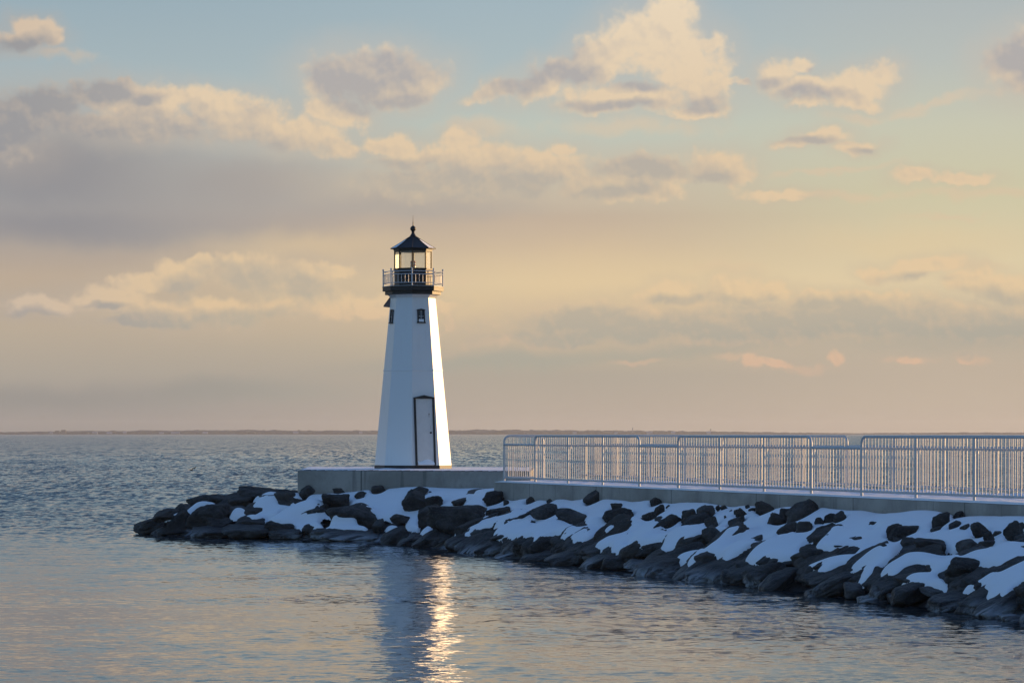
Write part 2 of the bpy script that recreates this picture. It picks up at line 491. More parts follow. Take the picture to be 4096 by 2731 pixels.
m, k, b, o = newmat('water')
gn = geo(k)
p = gn.outputs['Position']
px_, py_, pz_ = k.sep(p)
at = k.n.new('ShaderNodeAttribute')
at.attribute_name = 'chop'
chop = at.outputs['Fac']
patch = k.noise(k.vm('MULTIPLY', p, (0.06, 0.22, 1.0)), 1.0, 3.0, 0.6)
patch = k.smooth(patch, 0.32, 0.68, 0.6, 1.55)
h = (0.5, 0.5, 0.5)
a1 = k.vm('SUBTRACT', k.noise(k.vm('MULTIPLY', p, (5.6, 7.6, 1.0)), 1.0, 4.0, 0.62, color=True), h)
a2 = k.vm('SUBTRACT', k.noise(k.vm('MULTIPLY', p, (0.9, 1.5, 1.0)), 1.0, 2.0, 0.5, color=True), h)
# short steep chop inshore, longer seas further out
c_a = k.noise(k.vm('MULTIPLY', p, (4.4, 2.2, 1.0)), 1.0, 3.0, 0.6, color=True)
c_b = k.noise(k.vm('MULTIPLY', p, (3.3, 0.62, 1.0)), 1.0, 3.0, 0.6, color=True)
c_c = k.noise(k.vm('MULTIPLY', p, (2.1, 0.15, 1.0)), 1.0, 3.0, 0.6, color=True)
c_ab = k.mix(k.smooth(py_, 85.0, 125.0), c_a, c_b)
b1 = k.vm('SUBTRACT', k.mix(k.smooth(py_, 190.0, 330.0), c_ab, c_c), h)
b2 = k.vm('SUBTRACT', k.noise(k.vm('MULTIPLY', p, (0.12, 0.05, 1.0)), 1.0, 3.0, 0.55, color=True), h)
calm = k.vm('ADD', k.vm('SCALE', a1, scale=0.22), k.vm('SCALE', a2, scale=0.085))
calm = k.vm('SCALE', calm, scale=patch)
rough_ = k.vm('ADD', k.vm('SCALE', b1, scale=1.05), k.vm('SCALE', b2, scale=0.22))
mx = k.n.new('ShaderNodeMix')
mx.data_type = 'VECTOR'
k.put(mx.inputs[0], chop)
k.put(mx.inputs[4], calm)
k.put(mx.inputs[5], rough_)
sx_, sy_, _z = k.sep(mx.outputs[1])
# a wavelet leaning away from a viewer is hidden behind its own crest: mean tilt grows with roughness
tilt = k.m('ADD', k.m('MULTIPLY_ADD', chop, 0.036, 0.010), k.smooth(py_, 36.0, 58.0, 0.0, 0.036))
ny = k.m('SUBTRACT', sy_, tilt)
ny = k.m('MINIMUM', ny, k.m('MULTIPLY_ADD', chop, -0.062, 0.012))
breeze = k.smooth(px_, 0.5, 6.5)
ny = k.m('MULTIPLY_ADD', breeze, -0.026, ny)
nx = k.m('MULTIPLY', sx_, k.m('MULTIPLY_ADD', chop, -1.1, 2.1))
nrm = k.vm('NORMALIZE', k.vm('ADD', gn.outputs['Normal'], k.comb(nx, ny, 0.0)))
k.l.new(nrm, b.inputs['Normal'])
b.inputs['Base Color'].default_value = (0.022, 0.034, 0.040, 1)
b.inputs['Roughness'].default_value = 0.05
k.put(b.inputs['IOR'], k.m('MULTIPLY_ADD', chop, -0.28, 1.64))
MAT['water'] = m

MAT['far_wood'] = simple('far_woodland', (0.040, 0.050, 0.056), 0.9, var=0.4, scale=0.02)
MAT['far_land'] = simple('far_beach', (0.12, 0.13, 0.14), 0.9, var=0.3, scale=0.01)
MAT['house_wall'] = simple('pale_house_wall', (0.26, 0.26, 0.25), 0.8)
MAT['house_roof'] = simple('snowy_roof', (0.42, 0.43, 0.45), 0.8)
MAT['house_dark'] = simple('brown_block_wall', (0.12, 0.11, 0.105), 0.8)


# ------------------------------------------------------------------ object helpers
def tag(o, label=None, cat=None, group=None, kind=None):
    if label:
        o['label'] = label
    if cat:
        o['category'] = cat
    if group:
        o['group'] = group
    if kind:
        o['kind'] = kind
    return o


def mesh_obj(name, verts, faces, mat, parent=None, smooth=False):
    me = bpy.data.meshes.new(name)
    me.from_pydata([tuple(v) for v in verts], [], [tuple(f) for f in faces])
    me.update()
    if smooth:
        me.shade_smooth()
    me.materials.append(MAT[mat])
    o = bpy.data.objects.new(name, me)
    C.objects.link(o)
    if parent:
        o.parent = parent
    return o


def empty(name, loc, rz=0.0):
    o = bpy.data.objects.new(name, None)
    o.location = loc
    o.rotation_euler = (0, 0, rz)
    o.empty_display_size = 0.3
    C.objects.link(o)
    return o


class MB:
    """collects shapes for one mesh"""

    def __init__(self):
        self.v = []
        self.f = []

    def add(self, vs, fs):
        n = len(self.v)
        self.v += [tuple(v) for v in vs]
        self.f += [tuple(i + n for i in f) for f in fs]
        return self

    def box(self, c, s, M=None):
        x, y, z = (q / 2 for q in s)
        vs = [Vector((c[0] + a * x, c[1] + b_ * y, c[2] + d * z)) for a in (-1, 1) for b_ in (-1, 1) for d in (-1, 1)]
        if M is not None:
            vs = [M @ v for v in vs]
        fs = [(0, 1, 3, 2), (4, 6, 7, 5), (0, 4, 5, 1), (2, 3, 7, 6), (0, 2, 6, 4), (1, 5, 7, 3)]
        return self.add(vs, fs)

    def tube(self, pts, r, n=10, caps=True):
        pts = [Vector(q) for q in pts]
        rs = r if isinstance(r, (list, tuple)) else [r] * len(pts)
        rings = []
        up = None
        for i, q in enumerate(pts):
            if i == 0:
                d = pts[1] - pts[0]
            elif i == len(pts) - 1:
                d = pts[-1] - pts[-2]
            else:
                d = (pts[i + 1] - q).normalized() + (q - pts[i - 1]).normalized()
            d.normalize()
            if up is None:
                up = Vector((0, 0, 1)) if abs(d.z) < 0.9 else Vector((0, 1, 0))
            s = d.cross(up).normalized()
            up = s.cross(d).normalized()
            rings.append([q + (s * math.cos(2 * math.pi * j / n) + up * math.sin(2 * math.pi * j / n)) * rs[i] for j in range(n)])
        vs = [v for ring in rings for v in ring]
        fs = []
        for i in range(len(pts) - 1):
            for j in range(n):
                a, b_ = i * n + j, i * n + (j + 1) % n
                fs.append((a, b_, b_ + n, a + n))
        if caps:
            fs.append(tuple(range(n))[::-1])
            fs.append(tuple(range((len(pts) - 1) * n, len(pts) * n)))
        return self.add(vs, fs)

    def lathe(self, prof, n=16, c=(0, 0, 0), a0=0.0):
        vs, fs = [], []
        for r, z in prof:
            for j in range(n):
                t = a0 + 2 * math.pi * j / n
                vs.append((c[0] + r * math.sin(t), c[1] - r * math.cos(t), c[2] + z))
        for i in range(len(prof) - 1):
            for j in range(n):
                a, b_ = i * n + j, i * n + (j + 1) % n
                fs.append((a, b_, b_ + n, a + n))
        fs.append(tuple(range(n))[::-1])
        fs.append(tuple(range((len(prof) - 1) * n, len(prof) * n)))
        return self.add(vs, fs)

    def prism(self, poly, z0, z1):
        n = len(poly)
        vs = [(x, y, z0) for x, y in poly] + [(x, y, z1) for x, y in poly]
        fs = [tuple(range(n))[::-1], tuple(range(n, 2 * n))] + [(i, (i + 1) % n, (i + 1) % n + n, i + n) for i in range(n)]
        return self.add(vs, fs)

    def build(self, name, mat, parent=None, smooth=False, M=None):
        o = mesh_obj(name, self.v, self.f, mat, parent, smooth)
        if M is not None:
            o.matrix_local = M
        return o


def auto_smooth(o, deg=40):
    me = o.data
    me.shade_smooth()
    bm = bmesh.new()
    bm.from_mesh(me)
    for e in bm.edges:
        if len(e.link_faces) == 2 and e.calc_face_angle(0) > math.radians(deg):
            e.smooth = False
    bmesh.ops.recalc_face_normals(bm, faces=bm.faces)
    bm.to_mesh(me)
    bm.free()


def fix_normals(o):
    bm = bmesh.new()
    bm.from_mesh(o.data)
    bmesh.ops.recalc_face_normals(bm, faces=bm.faces)
    bm.to_mesh(o.data)
    bm.free()


def bevel(o, w, seg=2):
    md = o.modifiers.new("bevel", 'BEVEL')
    md.width = w
    md.segments = seg
    md.limit_method = 'ANGLE'
    md.angle_limit = math.radians(35)


# ------------------------------------------------------------------ water and far shore
def wave(x, y):
    """height of the wind waves on the open bay"""
    q = mnoise.noise((x * 0.7 + 0.25 * y, y * 0.8, 0.0)) * 0.05
    q += (0.5 - abs(mnoise.noise((x * 1.5 + 0.3 * y, y * 1.7, 3.0)))) * 0.085
    q += (0.5 - abs(mnoise.noise((x * 3.4, y * 3.2, 8.0)))) * 0.035
    return 0.6 * (q - 0.055)


NR, NC = 900, 540
yr = np.exp(np.linspace(math.log(50.0), math.log(420.0), NR))
vs, fs, ch = [], [], []
for i, y in enumerate(yr):
    hw_ = 0.29 * y + 6
    fade = min(1.0, (NR - 1 - i) / 90.0, i / 10.0)
    for j in range(NC):
        x = (j / (NC - 1) * 2 - 1) * hw_
        c_ = chop_at(x, y)
        e = fade * min(1.0, min(j, NC - 1 - j) / 60.0)
        z = 0.0
        if c_ > 0.01 and e > 0:
            z = wave(x, y) * c_ * e
        vs.append((x, y, z))
        ch.append(c_)
for i in range(NR - 1):
    for j in range(NC - 1):
        a = i * NC + j
        fs.append((a, a + 1, a + NC + 1, a + NC))
W = 30000.0
n0 = len(vs)
vs += [(-W, -400, 0), (W, -400, 0), (W, W, 0), (-W, W, 0)]
ch += [1, 1, 1, 1]
c00, c01, c10, c11 = 0, NC - 1, (NR - 1) * NC, NR * NC - 1
bot = [j for j in range(NC)]
top_ = [(NR - 1) * NC + j for j in range(NC)]
lef = [i * NC for i in range(NR)]
rig = [i * NC + NC - 1 for i in range(NR)]
fs.append(tuple([n0, n0 + 1] + bot[::-1]))
fs.append(tuple([n0 + 1, n0 + 2] + rig[::-1]))
fs.append(tuple([n0 + 2, n0 + 3] + top_))
fs.append(tuple([n0 + 3, n0] + lef))
o = mesh_obj('water', vs, fs, 'water', smooth=True)
at_ = o.data.attributes.new('chop', 'FLOAT', 'POINT')
at_.data.foreach_set('value', ch)
tag(o, kind='structure')

YS = 7000.0


def far_h(x):          # tree-line height in photo pixels above the water, by photo column
    pts = [(-400, 9), (0, 11), (220, 14), (400, 17), (900, 20), (1500, 17), (2000, 22), (2300, 18), (2700, 16), (3000, 12), (3150, 8), (3300, 7), (3450, 5), (3800, 8), (4200, 8), (4600, 9)]
    return float(np.interp(x, [q[0] for q in pts], [q[1] for q in pts]))


land = MB()
xs = np.linspace(-3600, 4600, 181)
vs, fs = [], []
for i, x in enumerate(xs):
    vs += [(x, YS - 60, -0.5), (x, YS, 1.2 + 0.7 * mnoise.noise((x * 0.01, 0, 0))), (x, YS + 900, 3.0)]
for i in range(len(xs) - 1):
    a = i * 3
    fs += [(a, a + 3, a + 4, a + 1), (a + 1, a + 4, a + 5, a + 2)]
tag(mesh_obj('far_shore', vs, fs, 'far_land'), kind='structure')

wood = MB()
_bm = bmesh.new()
bmesh.ops.create_icosphere(_bm, subdivisions=2, radius=1.0)
ICO2 = ([v.co.copy() for v in _bm.verts], [[v.index for v in f.verts] for f in _bm.faces])
_bm.free()
S_far = F / YS
for row in range(3):
    x = -3200.0
    while x < 4200.0:
        px = x * S_far + 2048
        hm = 0.86 * far_h(px) / S_far * (0.62 + 0.2 * row) * random.uniform(0.80, 1.0)
        wdt = random.uniform(8, 30)
        y = YS + 15 + row * 45 + random.uniform(-12, 12)
        hm *= y / YS
        vs = []
        ph = random.uniform(0, 50)
        for v in ICO2[0]:
            q = 1 + 0.35 * mnoise.noise((v.x * 2 + ph, v.y * 2, v.z * 2))
            vs.append((x + v.x * wdt * q, y + v.y * 12, 1.0 + hm * 0.45 + v.z * hm * 0.62 * q))
        wood.add(vs, ICO2[1])
        x += wdt * random.uniform(0.55, 1.1)
tag(wood.build('distant_woods', 'far_wood', smooth=True), 'low grey line of trees along the far shore', 'woods', kind='stuff')


def house(px, w, hgt, label, cat='house', dark=False, base=2.0):
    x = (px - 2048) / S_far
    y = YS - 8
    r = empty('distant_house', (x, y, base - 1.2))
    tag(r, label, cat, None)
    b_ = MB().box((0, 0, hgt * 0.5), (w, 9, hgt)).build('wall', 'house_dark' if dark else 'house_wall', r)
    if dark:
        MB().box((0, 0, hgt + 0.3), (w + 0.8, 9.6, 0.6)).build('roof', 'house_dark', r)
    else:
        vs = [(-w / 2 - .4, -5, hgt), (w / 2 + .4, -5, hgt), (w / 2 + .4, 5, hgt), (-w / 2 - .4, 5, hgt), (-w / 2 - .4, 0, hgt + 2.3), (w / 2 + .4, 0, hgt + 2.3)]
        mesh_obj('roof', vs, [(0, 1, 5, 4), (2, 3, 4, 5), (0, 4, 3), (1, 2, 5), (0, 3, 2, 1)], 'house_roof', r)
    return r


h_ = house(257, 11, 10.5, 'flat-topped dark block rising above the far shore trees at the left', 'building', True, 1.5)
h_.name = 'distant_block'
h_ = house(231, 10, 8.6, 'lower flat-topped dark block just left of the taller one on the far shore', 'building', True, 1.5)
h_.name = 'distant_block'
for px in (205, 385, 437, 505, 645, 690, 712, 820, 1180, 1440, 2300, 2460, 2600, 2690, 2835):
    o = house(px + random.uniform(-4, 4), random.uniform(7, 14), random.uniform(2.5, 4), 'tiny pale house among the dark trees of the far shore')
    o['group'] = 'houses on the far shore'
x = (2533 - 2048) / S_far
o = MB().tube([(x, YS + 30, 0), (x, YS + 30, 12.5)], [1.1, 0.8], 8).tube([(x, YS + 30, 12.5), (x, YS + 30, 15.2), (x, YS + 30, 19)], [1.6, 1.3, 0.15], 8).build('distant_tower', 'house_wall')
tag(o, 'thin pointed tower above the far shore trees right of the lighthouse', 'tower')
x = (2846 - 2048) / S_far
o = MB().tube([(x, YS + 30, 0), (x, YS + 30, 10.5)], [0.7, 0.5], 8).tube([(x, YS + 30, 10.5), (x, YS + 30, 11.4), (x, YS + 30, 13.2), (x, YS + 30, 14)], [0.6, 1.9, 1.9, 0.4], 8).build('water_tower', 'house_wall')
tag(o, 'small bulb-topped water tower on the far shore above the railing', 'water tower')

# ------------------------------------------------------------------ promenade, wall, platform
W0 = Vector((-0.175, 64.06))                 # first railing post
BAY = Vector((0.6836, -1.7150))              # one railing bay
BL = BAY.length
UD = BAY.normalized()                        # along the promenade, towards the viewer's right
ND = Vector((-UD.y, UD.x)) * 1.0             # across the promenade, away from the viewer (inland)
if ND.x < 0:
    ND = -ND
DECK = 1.40
PW = 3.0


def along(t, off=0.0):
    q = W0 + BAY * t + ND * off
    return (q.x, q.y)


near0, near1 = along(-0.255, -0.07), along(21, -0.07)
in0, in1 = along(-0.255, 0.25), along(21, 0.25)
o = MB().prism([near0, near1, in1, in0], -0.6, DECK).build('retaining_wall', 'concrete')
bevel(o, 0.015)
fix_normals(o)
tag(o, 'long low grey concrete wall under the railing, stained with dark streaks', 'wall')
far0, far1 = along(-1.35, PW + 0.12), along(21, PW + 0.12)
pl = [along(-0.255, 0.252), along(21, 0.252), far1, far0, (0.47, 67.3)]
o = MB().prism(pl, -0.6, DECK - 0.004).build('walkway', 'concrete')
fix_normals(o)
tag(o, kind='structure')
ZP = 1.60
PLAT = [(-5.23, 69.4), (-0.38, 67.6), (0.44, 67.32), (0.6, 75.0), (-5.5, 75.6)]
o = MB().prism(PLAT, -0.6, ZP).build('lighthouse_platform', 'concrete')
bevel(o, 0.015)
fix_normals(o)
tag(o, 'low grey concrete platform dusted with snow that carries the lighthouse', 'platform')


# snow sheets on the flat tops
def snow_sheet(name, inside, xr, yr, step, z, thick, amp, sc, label, extra=None):
    xs_ = np.arange(xr[0], xr[1], step)
    ys_ = np.arange(yr[0], yr[1], step)
    idx = {}
    vs, fs = [], []
    for i, x in enumerate(xs_):
        for j, y in enumerate(ys_):
            d = inside(x, y)
            if d < -0.0:
                continue
            e = min(1.0, d / 0.10) ** 0.5 if d > 0 else 0
            hgt = thick * e + amp * e * (mnoise.fractal((x * sc, y * sc, 3.1), 0.9, 2.0, 4) + 0.35)
            if extra:
                hgt += extra(x, y)
            idx[(i, j)] = len(vs)
            vs.append((x, y, z + max(hgt, 0.003)))
    for (i, j), a in idx.items():
        b_, c_, d_ = idx.get((i + 1, j)), idx.get((i + 1, j + 1)), idx.get((i, j + 1))
        if b_ is not None and c_ is not None and d_ is not None:
            fs.append((a, b_, c_, d_))
    o = mesh_obj(name, vs, fs, 'snow', smooth=True)
    tag(o, label, 'snow', kind='stuff')
    return o


def poly_dist(poly):
    e = []
    n = len(poly)
    area = sum(poly[i][0] * poly[(i + 1) % n][1] - poly[(i + 1) % n][0] * poly[i][1] for i in range(n))
    sgn = 1 if area > 0 else -1
    for i in range(n):
        a, b_ = Vector(poly[i]), Vector(poly[(i + 1) % n])
        d = (b_ - a).normalized()
        e.append((a, Vector((-d.y, d.x)) * sgn))

    def f(x, y):
        v = Vector((x, y))
        return min((v - a).dot(n_) for a, n_ in e)
    return f


TX, TY = -2.47, 71.0


def drift(x, y):
    dx_, dy_ = x - TX, y - TY
    r = math.hypot(dx_, dy_)
    a = math.atan2(dx_, -dy_)
    k_ = 0.026 * math.exp(-((r - 0.95) / 0.33) ** 2) * (0.45 + 0.55 * math.cos(a + 0.25)) * (0.6 + 0.8 * max(0, mnoise.noise((x * 2.2, y * 2.2, 5))))
    return max(0.0, k_)


snow_sheet('platform_snow', poly_dist([(-5.2, 69.42), (0.42, 67.36), (0.58, 74.95), (-5.45, 75.5)]), (-5.6, 0.7), (67.3, 75.7), 0.07, ZP + 0.003, 0.014, 0.008, 2.2,
           'thin snow lying on the concrete platform round the lighthouse', drift)
vs, fs = [], []
vv = [-0.066, -0.064, -0.05, -0.03, 0.0] + list(np.arange(0.04, PW + 0.1, 0.06))
tt = np.arange(-0.245, 19.0, 0.045)
for t in tt:
    for jv, v in enumerate(vv):
        x, y = along(t, v)
        w = max(0.0, min(1.0, (v - 0.30) / 0.5))
        rim = [0.0, 0.55, 0.85, 0.95, 1.0][jv] if jv < 5 else 1.0
        hgt = rim * (0.038 + 0.012 * mnoise.noise((x * 1.1, y * 1.1, 3.1)) + 0.006 * mnoise.noise((x * 5.0, y * 5.0, 1.1)))
        hgt += w * 0.035 * mnoise.fractal((x * 3.4, y * 3.4, 9.0), 0.8, 2.1, 4)
        e = max(0.0, min(1.0, (t + 0.245) / 0.25))
        vs.append((x, y, DECK + 0.002 + max(hgt * e ** 0.5, 0.002)))
nv = len(vv)
for i in range(len(tt) - 1):
    for j in range(nv - 1):
        a = i * nv + j
        fs.append((a, a + nv, a + nv + 1, a + 1))
o = mesh_obj('walkway_snow', vs, fs, 'snow', smooth=True)
fix_normals(o)
tag(o, 'trodden snow covering the promenade between the two railings', 'snow', kind='stuff')


# ------------------------------------------------------------------ railings
RT, RM, RB = 1.045, 0.85, 0.115          # heights of top, hand and bottom rails
NB = 16
SP = BL / NB


def ord_word(i):
    return ['first', 'second', 'third', 'fourth', 'fifth', 'sixth', 'seventh', 'eighth', 'ninth', 'tenth', 'eleventh', 'twelfth', 'thirteenth', 'fourteenth'][i]


_bal_tall = MB().tube([(0, 0, RB), (0, 0, RT)], 0.0092, 8, False)
_bal_low = MB().tube([(0, 0, RB), (0, 0, RM)], 0.0092, 8, False)
BAL = {}
for nm, mb in (('tall', _bal_tall), ('low', _bal_low)):
    me = bpy.data.meshes.new('baluster')
    me.from_pydata(mb.v, [], mb.f)
    me.shade_smooth()
    me.materials.append(MAT['rail'])
    BAL[nm] = me


def balusters(root, length, step, kind, skip):
    n = int(round(length / step))
    for i in range(1, n):
        x = i * step
        if any(abs(x - s) < step * 0.45 for s in skip):
            continue
        o = bpy.data.objects.new('baluster', BAL[kind])
        o.location = (x, 0, 0)
        C.objects.link(o)
        o.parent = root


def arc_pipe(L, r=0.13, n=7):
    pts = [(0, 0, 0.0), (0, 0, RT - r)]
    for i in range(1, n):
        a = math.pi / 2 * i / n
        pts.append((r - r * math.cos(a), 0, RT - r + r * math.sin(a)))
    pts += [(r, 0, RT), (L - r, 0, RT)]
    for i in range(1, n):
        a = math.pi / 2 * i / n
        pts.append((L - r + r * math.sin(a), 0, RT - r + r * math.cos(a)))
    pts += [(L, 0, RT - r), (L, 0, 0.0)]
    return pts


def tall_section(loc, ang, L, posts, label, group, side=1, hand=True, step=SP):
    r = empty('railing_section', (loc[0], loc[1], DECK), ang)
    tag(r, label, 'railing', group)
    auto_smooth(MB().tube(arc_pipe(L), 0.0245, 12).build('looped_rail', 'rail', r), 60)
    auto_smooth(MB().tube([(0, 0, RB), (L, 0, RB)], 0.022, 10).build('bottom_rail', 'rail', r), 60)
    for s in posts:
        auto_smooth(MB().tube([(s, 0, 0), (s, 0, RT)], 0.0235, 12).build('post', 'rail', r), 60)
    for s in [0] + list(posts) + [L]:
        MB().box((s, 0, 0.006), (0.11, 0.11, 0.012)).build('base_plate', 'rail', r)
    if hand:
        auto_smooth(MB().tube([(0, side * 0.075, RM), (L, side * 0.075, RM)], 0.021, 10).build('handrail', 'rail', r), 60)
        for s in [0] + list(posts) + [L]:
            MB().tube([(s, side * 0.02, RM - 0.085), (s, side * 0.075, RM - 0.07), (s, side * 0.075, RM - 0.02)], 0.008, 6).build('bracket', 'rail', r)
    balusters(r, L, step, 'tall', list(posts))
    return r


def low_section(loc, ang, L, posts, label, group, side=1):
    r = empty('railing_section', (loc[0], loc[1], DECK), ang)
    tag(r, label, 'railing', group)
    auto_smooth(MB().tube([(0, 0, RM), (L, 0, RM)], 0.0245, 12).build('top_rail', 'rail', r), 60)
    auto_smooth(MB().tube([(0, 0, RB), (L, 0, RB)], 0.022, 10).build('bottom_rail', 'rail', r), 60)
    for s in posts:
        auto_smooth(MB().tube([(s, 0, 0), (s, 0, RM)], 0.0235, 12).build('post', 'rail', r), 60)
        MB().box((s, 0, 0.006), (0.11, 0.11, 0.012)).build('base_plate', 'rail', r)
    balusters(r, L, SP, 'low', [])
    return r


ANG = math.atan2(UD.y, UD.x)
GN, GF = 'railing sections along the near edge of the promenade', 'railing sections along the far edge of the promenade'
NEAR = [('low', 0, 1), ('tall', 1, 4), ('low', 4, 5), ('tall', 5, 8), ('low', 8, 9), ('tall', 9, 12)]
NL = ['low grey railing bay at the lighthouse end of the near side, under the corner loop',
      'three-bay high grey railing on the near side, nearest the lighthouse',
      'low gap bay between the first and second high railings on the near side',
      'three-bay high grey railing in the middle of the near side',
      'low gap bay between the second and third high railings on the near side',
      'high grey railing running out of the right edge of the photo on the near side']
for (kd, t0, t1), lab in zip(NEAR, NL):
    loc = along(t0)
    if kd == 'tall':
        tall_section(loc, ANG, BL * (t1 - t0), [BL * i for i in range(1, t1 - t0)], lab, GN)
    else:
        low_section(loc, ANG, BL * (t1 - t0), [0] if t0 == 0 and False else [], lab, GN)
# return at the lighthouse end
angr = math.atan2(ND.y, ND.x)
tall_section(along(0), angr, 0.95, [], 'short looped railing across the lighthouse end of the promenade', 'railing return at the end of the promenade', side=1, hand=False, step=0.105)
FAR = [('tall', -1.28, 1.72), ('low', 1.72, 2.72), ('tall', 2.72, 5.72), ('low', 5.72, 6.72), ('tall', 6.72, 9.72)]
FL = ['high railing on the far side of the promenade, nearest the lighthouse',
      'low gap bay between the two high railings on the far side, left of middle',
      'high railing in the middle of the far side, its looped end standing clear',
      'low gap bay on the far side, seen through the near railing at right',
      'high railing on the far side at the right edge of the photo']
for (kd, t0, t1), lab in zip(FAR, FL):
    loc = along(t0, PW)
    if kd == 'tall':
        tall_section(loc, ANG, BL * 3, [BL, BL * 2], lab, GF, side=-1)
    else:
        low_section(loc, ANG, BL, [], lab, GF, side=-1)

# ------------------------------------------------------------------ lighthouse
LH = empty('lighthouse', (TX, TY, ZP))
tag(LH, 'small white eight-sided lighthouse with black gallery and glazed lantern on the platform', 'lighthouse')
O8 = 2 * math.pi / 8


def z_(z):
    return z - ZP


Rb, Zb, Rt, Zt = 0.957, 1.70, 0.559, 5.868


def Rz(z):
    return Rb + (Rt - Rb) * (z - Zb) / (Zt - Zb)


MB().lathe([(0.966, 0.0), (0.966, z_(1.712))], 8).build('plinth', 'black', LH)
MB().lathe([(Rz(1.714), z_(1.714)), (Rz(4.05), z_(4.05)), (Rz(4.05) + .012, z_(4.058)), (Rz(4.085) + .012, z_(4.085)), (Rz(4.092), z_(4.092)), (Rt, z_(Zt)),
            (0.566, z_(5.875)), (0.585, z_(5.905)), (0.625, z_(5.950))], 8).build('tower', 'white', LH)
MB().lathe([(0.64, z_(5.951)), (0.70, z_(5.953)), (0.70, z_(6.036)), (0.66, z_(6.038))], 8).lathe([(0.70, z_(6.039)), (0.762, z_(6.041)), (0.762, z_(6.138)), (0.775, z_(6.14)), (0.775, z_(6.152)), (0.5, z_(6.154))], 8).build('gallery_deck', 'black', LH)
MB().lathe([(0.47, z_(6.155)), (0.47, z_(6.572))], 8).lathe([(0.486, z_(6.573)), (0.49, z_(6.578)), (0.49, z_(6.607)), (0.47, z_(6.612))], 8).build('lantern_base', 'black', LH)
# lantern frame: eight mullions + top beam
fr = MB()
for i in range(8):
    a = O8 * i
    fr.tube([(0.456 * math.sin(a), -0.456 * math.cos(a), z_(6.61)), (0.456 * math.sin(a), -0.456 * math.cos(a), z_(7.045))], 0.019, 6)
fr.lathe([(0.44, z_(7.032)), (0.478, z_(7.034)), (0.478, z_(7.06)), (0.49, z_(7.062)), (0.49, z_(7.092)), (0.44, z_(7.094))], 8)
fr.build('lantern_frame', 'black', LH)
for i in range(8):
    a0_, a1_ = O8 * i, O8 * (i + 1)
    R_ = 0.452
    p0_ = Vector((R_ * math.sin(a0_), -R_ * math.cos(a0_), 0))
    p1_ = Vector((R_ * math.sin(a1_), -R_ * math.cos(a1_), 0))
    vs = [p0_ + Vector((0, 0, z_(6.613))), p1_ + Vector((0, 0, z_(6.613))), p1_ + Vector((0, 0, z_(7.033))), p0_ + Vector((0, 0, z_(7.033)))]
    mesh_obj('lantern_pane', vs, [(0, 1, 2, 3)], 'glass', LH)
lamp = MB().lathe([(0.19, z_(6.614)), (0.19, z_(6.63)), (0.07, z_(6.637)), (0.07, z_(6.665))], 16).build('lamp', 'steel', LH)
auto_smooth(lamp)
for zz, rr_, mt in ((6.666, 0.066, 'lens'), (6.712, 0.069, 'lens_pale'), (6.758, 0.066, 'lens')):
    q = MB().lathe([(rr_ * .9, z_(zz)), (rr_, z_(zz + .008)), (rr_, z_(zz + .036)), (rr_ * .9, z_(zz + .045))], 16).build('lens_ring', mt, lamp)
    auto_smooth(q)
roof = MB().lathe([(0.55, z_(7.095)), (0.562, z_(7.097)), (0.562, z_(7.108)), (0.30, z_(7.265)), (0.085, z_(7.405)), (0.08, z_(7.41))], 8).build('roof', 'black', LH)
for i in range(8):
    a = O8 * i
    d_ = (math.sin(a), -math.cos(a))
    MB().tube([(0.566 * d_[0], 0.566 * d_[1], z_(7.108)), (0.30 * d_[0], 0.30 * d_[1], z_(7.268)), (0.082 * d_[0], 0.082 * d_[1], z_(7.41))], 0.0105, 6).build('hip_rib', 'black', roof)
fin = MB().lathe([(0.085, z_(7.395)), (0.082, z_(7.425)), (0.062, z_(7.45)), (0.05, z_(7.475)), (0.036, z_(7.495)), (0.034, z_(7.51)), (0.052, z_(7.52)), (0.034, z_(7.53)), (0.034, z_(7.54)),
                  (0.052, z_(7.558)), (0.068, z_(7.582)), (0.072, z_(7.605)), (0.068, z_(7.63)), (0.052, z_(7.656)), (0.03, z_(7.672)), (0.013, z_(7.685))], 20).build('finial', 'black', roof)
auto_smooth(fin, 50)
MB().tube([(0, 0, z_(7.68)), (0, 0, z_(7.78)), (0, 0, z_(7.785)), (0, 0, z_(7.94))], [0.012, 0.010, 0.006, 0.003], 8).build('spike', 'black', roof)
for dg in (-67.5, 67.5, -112.5):
    a = math.radians(dg)
    n2, t2 = Vector((math.sin(a), -math.cos(a), 0)), Vector((math.cos(a), math.sin(a), 0))
    cA = math.cos(math.pi / 8)
    def rp_(R, z, w):
        return n2 * (R * cA + 0.004) + t2 * w + Vector((0, 0, z_(z) + 0.006))
    q4 = [rp_(0.552, 7.114, -0.19), rp_(0.552, 7.114, 0.19), rp_(0.36, 7.23, 0.10), rp_(0.20, 7.333, 0.03), rp_(0.20, 7.333, -0.03), rp_(0.36, 7.23, -0.11)]
    mesh_obj('roof_frost', q4, [(0, 1, 2, 3, 4, 5)], 'snow', roof)
